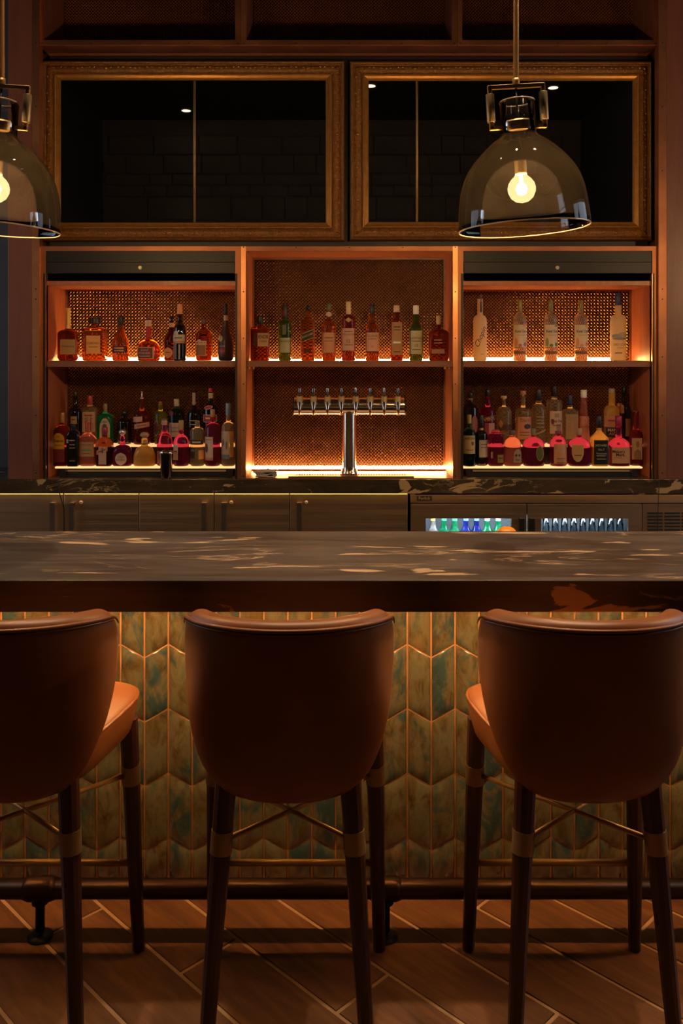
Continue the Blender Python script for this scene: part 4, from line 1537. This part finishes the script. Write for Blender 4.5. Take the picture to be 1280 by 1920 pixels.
g = 'vodka bottles on the right upper shelf'
bottle('frosted white vodka bottle with vertical black script and hanging black tag', UP, 899.6, 554, 561, 591, 603, 25.2, 10.8, 7, 'frost', (.10, .08, .06),
       [L(890, 910, 604, 660, None, [('Chopin', 632, 12.5, INK, {'shear': .45, 'rot': 1.18})]), L(898.6, 902.9, 566.5, 586, BLK, name='neck_tag'),
        L(899.7, 901.6, 554, 567, BLK, name='neck_tag'), L(896, 908, 663, 666, None, [('~', 664.5, 2, TAN)])], 'r', 'dome', group=g)
for xc, c1, c2, lab in ((974, (.75, .30, .12), (.42, .14, .20), 'clear botanical vodka bottle with orange and purple fruit print, next to the white script bottle'),
                        (1032, (.30, .36, .14), (.15, .24, .07), 'clear botanical vodka bottle with green cucumber and mint print, middle of three alike'),
                        (1088.7, (.72, .36, .16), (.75, .30, .15), 'clear botanical vodka bottle with peach fruit print, nearest the blue-capped bottle')):
    bottle(lab, UP, xc, 563, 585, 588.5, 602, 25.2, 9.4, 9.4, 'clear', (.20, .16, .045),
           [L(xc - 12, xc + 12, 609.6, 651, (.64, .56, .42), [('Ketel One', 621.5, 5.6, (.05, .06, .03), {'bold': .02}), ('~', 629, 2.2, TAN)]),
            L(xc - 11.5, xc - 6, 634, 650, c1, shape='oval', name='fruit_print'), L(xc + 5, xc + 11, 642, 650.6, c2, shape='oval', name='fruit_print'),
            L(xc - 5, xc + 2, 645, 651, c2, shape='oval', name='fruit_print'), L(xc + 4, xc + 11, 608.5, 614, c1, shape='oval', name='fruit_print'),
            L(xc - 12, xc + 12, 659, 664, (.16, .085, .03), name='foot_band')], 'r', 'dome', group=g, capm=.3)
bottle('frosted vodka bottle with navy cap and blue mountain print, rightmost on the right upper shelf', UP, 1158.5, 550, 573, 590, 603, 30, 12, 11.4, 'frost', NAVY,
       [L(1145, 1172, 633, 638, (.30, .31, .36), shape='oval', name='mountain_print'), L(1144.6, 1160, 627, 633.5, (.36, .38, .44), shape='arch', name='mountain_print'),
        L(1154, 1172.4, 623.5, 633, (.55, .5, .46), shape='arch', name='mountain_print'),
        L(1144.5, 1172.5, 640, 660, None, [('GREY GOOSE', 646.5, 5, (.16, .13, .12)), ('VODKA', 652.5, 2.6, (.2, .16, .14))]), L(1149, 1161.5, 661.4, 663, BLK, name='print_line')],
       'r', 'dome', group=g)

g = 'bottles on the back step of the left niche'
bottle('tall dark bottle at the shadowy left back of the left lower display', BACK, 141, 735, 743, 764, 775, 26, 9, 8, 'black', (.03, .02, .015),
       [L(136, 147.5, 780, 794, TAN, [('~', 786, 2.6, INK)])], 'r', 'dome', group=g)
bottle('square gin bottle with pinkish red cap and cream-pink label', BACK, 168.7, 742, 758, 762, 768, 26, 11, 10.8, 'pale', (.42, .04, .06),
       [L(157.5, 181, 772, 809, PINK, [('~', 778, 4, RED), ('~', 784, 2.4, RED)], border=CREAM)], 's', 'sq', .95, .97, group=g)
bottle('bright emerald green gin bottle with arched cream label', BACK, 197.4, 757, 772.7, 774, 781, 28.5, 9.5, 8, 'emerald', (.32, .20, .10),
       [L(189.5, 208.5, 784, 824, CREAM, [('BOMBAY', 790.5, 3.8, INK), ('~', 808, 2.6, INK)], shape='arch'), L(194, 203, 794, 802, (.16, .2, .16), shape='oval', name='portrait_seal')],
       's', 'cone', .7, .97, group=g)
bottle('black round-shouldered bottle behind the diamond tag in the left niche', BACK, 233, 770.5, 779, 784, 795, 27, 11, 11, 'black', BLK,
       [L(224, 242, 806, 824, (.05, .03, .02), [('~', 812, 4, TAN)])], 'r', 'dome', group=g)
bottle('dark decanter with a white pour spout and two paper tags', BACK, 266, 734, 748, 770, 781, 33, 9.2, 7, 'cognac', WHITE,
       [L(251.5, 270.5, 780.5, 790, PINK, slant=.08, name='paper_tag'), L(254.5, 281.5, 792.5, 801.5, PINK, [('~', 797, 2, BROWN)], slant=.16, name='paper_tag')],
       'r', 'dome', group=g, capshape='spout')
bottle('yellow-green herbal liqueur bottle with brick red cap and oval side seal', BACK, 301, 752.6, 758, 771, 778, 24, 8.4, 8, 'lime', (.36, .08, .05),
       [L(289.6, 300, 788, 817, (.12, .02, .02), shape='oval', border=TAN), L(291, 298, 795, 810, CREAM, shape='oval'), ], 'r', 'dome', group=g)
bottle('dark green gin bottle with cream cap, purple seal and cream label', BACK, 331, 748, 762, 765, 779, 30, 10.5, 10, 'dkgreen', CREAM,
       [L(317, 345, 792, 818, (.62, .45, .32), [('Tanqueray', 801, 4.2, BROWN, {'shear': .2}), ('~', 808, 2.2, BROWN)]), L(318.5, 327.5, 770, 780, (.22, .05, .09), shape='oval', name='seal')],
       'r', 'dome', group=g)
bottle('black port bottle with a paper strip down its neck', BACK, 364, 733, 735, 766, 781, 26, 8.6, 9.4, 'black', BLK,
       [L(361, 367, 736, 752, (.55, .42, .32), name='neck_strip'), L(360, 368, 751, 760, (.5, .38, .3), shape='oval', name='neck_seal'), L(354, 374, 786, 800, None, [('~', 788, 3.6, TAN), ('~', 795, 3.2, TAN)])],
       'r', 'dome', group=g)
bottle('dark vermouth bottle with red cap, cream neck band and red and white label', BACK, 394.5, 728, 736, 757, 771, 26.7, 9, 8.6, 'black', (.50, .03, .05),
       [L(390.5, 399.5, 737, 747, CREAM, name='neck_label'), L(383.5, 400, 760, 767, (.5, .05, .05), slant=.15, border=WHITE, shape='oval', name='shoulder_seal'),
        L(382, 407, 777, 791, (.45, .04, .04), [('~', 783.5, 5, (.75, .5, .15))], border=WHITE)], 'r', 'dome', group=g)

g = 'bottles on the front step of the left niche'
bottle('gold tequila bottle with arched yellow label, leftmost on the left lower display', FRONT, 116.5, 773, 793, 797, 812, 31, 9, 9, 'ruby', (.36, .19, .06),
       [L(102, 124.5, 811, 841, (.80, .42, .03), [('Jose', 817.5, 3.2, INK), ('Cuervo', 825, 5.6, INK, {'bold': .02}), ('~', 833, 2, BROWN)], shape='arch'),
        L(102, 124.5, 841.5, 865, (.22, .035, .03))], 's', 'dome', .8, group=g, dy=-.005, nsec=3)
bottle('squat black-green bottle with small white print next to the yellow-labelled one', FRONT, 137.5, 795, 802, 805, 816, 23, 9, 9, 'black', BLK,
       [L(127, 131, 822, 829, (.55, .5, .45), name='print_mark'), L(130, 146, 822, 864, None, [('~', 824, 3, TAN), ('~', 832, 2.2, TAN), ('~', 838, 2.2, TAN), ('~', 862, 2, TAN)])],
       's', 'dome', .8, dy=-.022, group=g)
bottle('flared flask with cone neck and tan label with a green mark', FRONT, 165, 781, 790, 808, 824, 32.7, 11, 10, 'coral', (.30, .17, .07),
       [L(151.5, 178.5, 827.6, 855, (.50, .32, .16), [('~', 833, 2.4, BROWN), ('~', 843, 4, (.10, .32, .10)), ('~', 849, 2, BROWN)])], 's', 's', .7, .86, group=g, nsec=3)
bottle('square dark orange-liqueur bottle with maroon cap and diagonal orange ribbon', FRONT, 196, 801, 816.5, 820, 834, 30, 10.4, 10.4, 'brown', (.26, .03, .04),
       [L(188.5, 203, 836, 873, PINK), L(184.5, 205.5, 839.5, 848, (.70, .30, .12), [('~', 843.7, 3.6, BROWN)], slant=.36, name='ribbon')], 's', 'dome', .95, .97, group=g)
bottle('rounded tequila bottle with silver ball stopper and copper diamond tag', FRONT, 229.6, 805, 816, 834, 850, 36, 10, 14, 'magenta', (.62, .58, .52),
       [L(218.8, 240.2, 847.6, 871, CREAM, [('CASA', 855, 3.8, BROWN), ('NOBLE', 860.5, 3.8, BROWN)], shape='oval')], 's', 'dome', .72, .96, group=g, capshape='ball', capm=.9, nsec=3)
bottle('squat clear tequila bottle with cork ball stopper and green neck ribbon', FRONT, 271, 810, 822, 836, 858, 40, 12, 17, 'honey', (.42, .26, .14),
       [L(255, 286, 854, 864, None, [('PATRON', 859, 4, (.42, .28, .10))]), L(264.5, 278, 830.5, 832.5, (.08, .16, .04), name='ribbon')], 's', 'dome', .72, .98, group=g, capshape='ball', nsec=3)
bottle('dark round rum bottle standing behind the shaker tin', FRONT, 308.5, 785, 790, 811, 834, 29.7, 11.5, 11.5, 'magenta', (.12, .06, .035),
       [L(303, 314, 788.5, 797, PINK, name='neck_label'), L(296, 308, 845, 868, (.35, .18, .12))], 'r', 'dome', group=g, dy=.01)
bottle('purple-red bottle with tan capsule, right of the shaker tin', FRONT, 339.5, 788, 806, 815, 834, 29.7, 9.5, 10.2, 'magenta', (.36, .22, .11),
       [L(326, 336, 833, 861, CREAM, [('~', 845, 4, RED)])], 'r', 'dome', group=g)
bottle('clear stubby tequila bottle with dark printed bands', FRONT, 369.8, 789, 797, 801.5, 811, 26.7, 9.6, 9.8, 'pale', 'clear',
       [L(357.5, 382, 824, 832.5, (.06, .035, .02), [('~', 828, 4.6, CREAM)]), L(358, 367, 839, 858, (.05, .03, .02), [('AN', 843.5, 4, CREAM)]), L(374, 383, 843, 860, (.75, .40, .14))],
       'r', 'dome', group=g)
bottle('violet-red bottle with tan capsule and a cream label showing a dark figure', FRONT, 398.5, 767.5, 782, 793, 806, 29, 9.2, 9.2, 'magenta', (.36, .2, .1),
       [L(384.8, 401.2, 818, 862, CREAM, [('~', 823, 2, BROWN)]), L(386, 391.5, 830, 848, (.10, .05, .035), shape='oval', slant=-.2, name='figure_print'), L(384.8, 401.2, 856, 862, PINK)],
       'r', 'dome', group=g)
bottle('clear bottle with blue and orange paper capsule, right end of the left display', FRONT, 428, 756, 779, 791, 805, 26.4, 8.6, 10.4, 'pale', (.20, .27, .34),
       [L(415.2, 431.5, 807.6, 851, (.55, .44, .30)), L(432, 438.8, 807.6, 856, (.74, .42, .16)), L(415.2, 432, 851, 859, (.16, .22, .27)),
        L(418, 422, 822, 836, (.22, .16, .11), shape='oval', name='figure_print'), L(424, 428, 826, 842, (.25, .18, .12), shape='oval', name='figure_print'),
        L(428.6, 433, 757, 779, (.72, .34, .14), name='tax_strip')], 'r', 'dome', group=g)

g = 'bottles on the back step of the right niche'
bottle('black gold-ringed bottle with pink-brown label at the left back of the right niche', BACK, 882, 736.7, 746, 757, 769, 27, 9, 9, 'black', BLK,
       [L(877.5, 886, 746.5, 750, (.6, .32, .12), name='neck_ring'), L(881, 894.6, 778, 812, (.40, .13, .09), shape='oval')], 'r', 'dome', group=g)
bottle('magenta aperitif bottle with black cap and slanted black band', BACK, 914, 730, 744, 763, 773, 28, 10, 10.4, 'magenta', BLK,
       [L(901, 927.3, 780.5, 789, BLK, [('APEROL', 784.8, 5.6, (.85, .42, .10), {'bold': .02})], slant=.16, border=(.6, .3, .25)), L(906, 926, 792.5, 815, (.42, .10, .12)), L(914, 925, 793, 812, PINK)],
       'r', 'dome', group=g)
bottle('clear bottle with cork and glass top behind the pink jar-shaped one', BACK, 944.5, 742, 749, 762, 775, 28.5, 6.4, 11, 'pale', (.55, .38, .25),
       [L(932, 941, 786, 802, (.5, .25, .1), shape='diamond'), L(933, 956, 795, 806, (.10, .04, .03))], 'r', 'dome', group=g, capshape='tee')
bottle('clear handmade vodka bottle with copper-pink label and black oval emblem', BACK, 980.6, 733, 740, 764, 773, 30, 8.6, 10.2, 'pale', (.50, .20, .14),
       [L(966, 995.2, 781, 822.5, (.72, .33, .20), [("Tito's", 787, 6, INK, {'shear': .25}), ('~', 809.5, 3, BROWN), ('~', 815, 2.6, BROWN)]),
        L(979, 992, 793.5, 804, BLK, shape='oval', name='emblem')], 'r', 'dome', group=g)
bottle('clear bottle with tall black cap and fine horizontal print', BACK, 1009.6, 730, 751.5, 757, 771, 26.7, 11.2, 11.6, 'pale', BLK,
       [L(998, 1021, 776, 820, None, [('~', 781, 3.4, TAN), ('~', 787, 2.6, TAN), ('~', 793, 3, TAN), ('~', 800, 2.4, TAN)]), L(1001, 1020, 808, 811, TAN, slant=.45, name='ribbon')],
       'r', 'dome', group=g)
bottle('clear square-shouldered vodka bottle with cream label and dark cap in the right niche', BACK, 1038.8, 724, 744, 749, 757, 29, 10.8, 10.4, 'pale', BLK,
       [L(1028, 1052.3, 770, 812, (.74, .52, .38), [('Ketel One', 788.5, 6.2, INK, {'bold': .02}), ('~', 797, 2.6, RED)]), L(1036, 1045, 774, 782, (.42, .28, .2), name='crest'),
        L(1030.5, 1035, 785, 795, (.3, .03, .05), name='initial_block'), L(1039, 1048, 794, 811, (.34, .26, .22), name='crest')], 'r', 'sq', group=g)
bottle('frosted rectangular bottle with navy cap and faint vertical print', BACK, 1068.5, 741, 760.5, 764, 772, 29, 8.8, 9, 'pale', NAVY,
       [L(1058, 1081, 776, 822, (.46, .30, .16)), L(1067, 1073, 785, 815, None, [('~', 800, 40, TAN, {'w': .12})])], 's', 'cone', .7, .97, group=g)
bottle('tall conical liqueur bottle with white cap and pink-orange label', BACK, 1094, 731, 746, 752, 755, 23, 11.2, 11.4, 'coral', WHITE,
       [L(1085.5, 1103.5, 780, 828, (.74, .32, .19), [('L', 788, 3.4, RED), ('GALLIANO', 799, 4.2, RED)])], 'r', 'cone', wtop=12.5, group=g)
bottle('rum bottle with clear conical neck, pink label and bold black lower label', BACK, 1146.5, 728, 737, 759, 770, 29, 12.6, 11.6, 'honey', (.40, .33, .27),
       [L(1132, 1153.5, 779, 799, (.66, .30, .19), [('~', 787, 4, RED)]), L(1132, 1156, 800, 818, BLK, [('MANA', 804.5, 5.6, CREAM, {'bold': .03, 'dx': 2}), ('AICA', 811.5, 5.6, ORG, {'bold': .03, 'dx': 2})])], 'r', 'dome', group=g, dy=-.018)
bottle('black wine bottle with a tan label at the shadowy right back of the right niche', BACK, 1170, 726, 738, 757, 772, 24, 9, 9, 'black', BLK,
       [L(1168, 1180, 785, 818, (.42, .22, .10)), L(1156, 1166, 757, 775, (.52, .2, .1), name='neck_tag')], 'r', 'dome', group=g, dy=.018)

g = 'bottles on the front step of the right niche'
bottle('green whiskey bottle with cream label, leftmost on the right lower display', FRONT, 879.5, 777, 794, 802, 818, 25, 8.6, 8.4, 'dkgreen', (.38, .28, .08),
       [L(868, 889, 815, 849, (.70, .48, .20), [('JAMESON', 821, 5, INK), ('~', 842, 2.4, BROWN)]), L(881.5, 886.5, 827, 834, (.25, .04, .05), shape='shield', name='crest')], 'r', 'dome', group=g, dy=-.012)
bottle('slim black bottle with gold collar and plain cream label', FRONT, 902, 779, 803, 808, 818, 24, 8, 9.4, 'black', BLK,
       [L(896.3, 913.4, 825, 857, (.66, .52, .38), [('~', 833, 2, BROWN), ('~', 839, 2, BROWN)]), L(898, 906, 803, 807, GOLD, metal=.5, name='collar')], 'r', 'dome', group=g, dy=.014)
bottle('pink jar-shaped bottle with small olive label', FRONT, 929, 806, 808, 811, 818, 28.5, 16, 14, 'magenta', (.5, .12, .14),
       [L(918.5, 921.5, 846, 858, TAN), L(930.5, 942.8, 851.5, 866.5, (.28, .22, .04), [('~', 858, 3, INK)])], 's', 'dome', .8, .97, group=g, nsec=3)
bottle('coral pink round-shouldered bottle with a printed skull label', FRONT, 960.3, 807, 816, 820, 839, 32.4, 11, 11, 'coral', (.14, .08, .05),
       [L(960, 976, 841.5, 866, (.40, .30, .16), shape='arch', name='skull_print'), L(963, 967, 850, 855, INK, shape='oval', name='eye_print'), L(969, 973, 850, 855, INK, shape='oval', name='eye_print'),
        L(964, 972, 859.5, 863.5, (.2, .13, .07), name='teeth_print')], 's', 'dome', .8, .97, group=g, nsec=3)
bottle('large purple faceted whisky bottle with green-gold oval label', FRONT, 999.5, 804, 816, 820, 838, 41, 10, 9.8, 'magenta', (.20, .18, .08),
       [L(1001.5, 1016, 834, 863, (.13, .15, .025), shape='oval', border=(.45, .40, .10))], 's', 'dome', .75, .92, group=g, nsec=3)
bottle('purple-topped rye bottle with tan label in lower-case print', FRONT, 1046, 808, 813, 818, 838, 32, 11, 12, 'magenta', (.25, .05, .06),
       [L(1035.2, 1060.8, 831.5, 873, (.70, .36, .14), [('whistle', 843, 6.6, CREAM), ('~', 858, 2.4, BROWN), ('~', 866, 2.2, BROWN)])], 'r', 'dome', group=g)
bottle('large round purple whisky bottle with gold cap and gold shield label', FRONT, 1085, 803.5, 816, 821, 840, 44, 11, 11.2, 'magenta', (.42, .24, .11),
       [L(1068.3, 1089.4, 832, 864, (.68, .40, .14), [('~', 852, 3.4, BROWN)], shape='shield', border=(.75, .52, .2)), L(1073.5, 1084, 836, 843, (.25, .05, .12), shape='arch', name='crown_emblem')],
       's', 'dome', .72, .9, group=g, nsec=3)
bottle('square whiskey bottle with black cap and black label lettered in cream', FRONT, 1122.5, 780, 802, 808, 821, 31, 10, 11, 'honey', BLK,
       [L(1109.3, 1136, 824, 869, (.014, .012, .011), [("JACK DANIEL'S", 834, 4.8, CREAM, {'bold': .02}), ('No.7', 841.5, 4, CREAM), ('Tennessee', 848.5, 3.2, CREAM), ('WHISKEY', 853, 3, CREAM), ('~', 859, 2.2, TAN)])],
       's', 'cone', .95, .97, group=g)
bottle('squat bourbon bottle with dark red wax neck and wide cream label', FRONT, 1159.5, 780, 799, 821, 840, 42, 12.6, 13, 'magenta', (.30, .015, .07),
       [L(1139.5, 1180, 837.6, 867, (.70, .42, .20), [("Maker's", 845, 5.6, INK, {'bold': .02, 'dx': -5}), ('Mark', 851, 5.6, INK, {'bold': .02, 'dx': -2}), ('WHISKY', 856.5, 2.6, BROWN, {'dx': -6})])],
       's', 'dome', .75, .95, group=g, nsec=3)
bottle('dark red clear-necked bottle with a brown figure label, right end of the right display', FRONT, 1192, 771, 773, 806, 822, 25, 10.8, 11.4, 'ruby', 'pale',
       [L(1181.5, 1200.5, 821.5, 861, (.66, .44, .28)), L(1185, 1198, 842, 861, (.32, .16, .08), shape='arch', name='figure_print'), L(1188.5, 1195, 826, 840, (.38, .2, .1), shape='oval', name='figure_print')],
       's', 'dome', .8, group=g, nsec=3, dy=.015)

# bottles and glasses inside the cooler
g = 'bottles in the cooler'
CO = (4.47, rack_z, 970 + .25 * FPX / 4.47)
for xc, gl, cc, nl, lab in ((811, 'clear', WHITE, (.70, .55, .10), 'clear beer bottle with white and yellow neck label, first in the cooler'),
                            (832, 'emerald', (.5, .5, .45), (.10, .42, .18), 'green beer bottle second from left in the cooler, beside a wooden stick'),
                            (852, 'emerald', (.5, .5, .45), (.10, .42, .18), 'green beer bottle third from left in the cooler'),
                            (873, 'cblue', NAVY, (.20, .28, .75), 'blue water bottle fourth from left in the cooler'),
                            (893, 'cblue', NAVY, (.20, .28, .75), 'blue water bottle fifth from left in the cooler'),
                            (913, 'emerald', (.08, .3, .08), WHITE, 'green bottle with white neck label sixth from left in the cooler'),
                            (933.5, 'emerald', (.08, .3, .08), WHITE, 'green bottle with white neck label at the right end of the cooler row')):
    GLS.setdefault('cblue', GL('cobalt', (.04, .06, .55)))
    yb = CO[2]
    bottle(lab, CO, xc, 969, 974.5, 990, 1006, 22, 9.6, 10, gl, cc, [L(xc - 4.6, xc + 4.6, 976, 983, nl, name='neck_label')], 'r', 's', group=g)
stickX = pX(826, 4.44)
gm = THIN('beer_glass', (.93, .96, .98), .30, (.85, .93, 1), .03, 1.5)
for q in range(9):
    xg = 1023 + q * 17.3
    X = pX(xg, 4.47)
    T = thing('beer_glass', (X, 4.47, rack_z), ['first', 'second', 'third', 'fourth', 'fifth', 'sixth', 'seventh', 'eighth', 'ninth'][q] +
              ' frosted upturned beer glass from the left in the cooler', 'glass', 'upturned glasses in the cooler')
    z0 = rack_z + .0005
    obj('bowl', lathe([(.0225, z0), (.021, z0 + .08), (.0185, z0 + .17), (.015, z0 + .235), (.013, z0 + .235), (.0165, z0 + .17), (.019, z0 + .08), (.0205, z0)], 20,
                      (X, 4.47, 0), closed=False), gm, T, smooth=True)
    obj('foot', lathe([(.015, z0 + .2352), (.0205, z0 + .245), (.0205, z0 + .254), (.019, z0 + .257)], 20, (X, 4.47, 0)), gm, T, smooth=True)
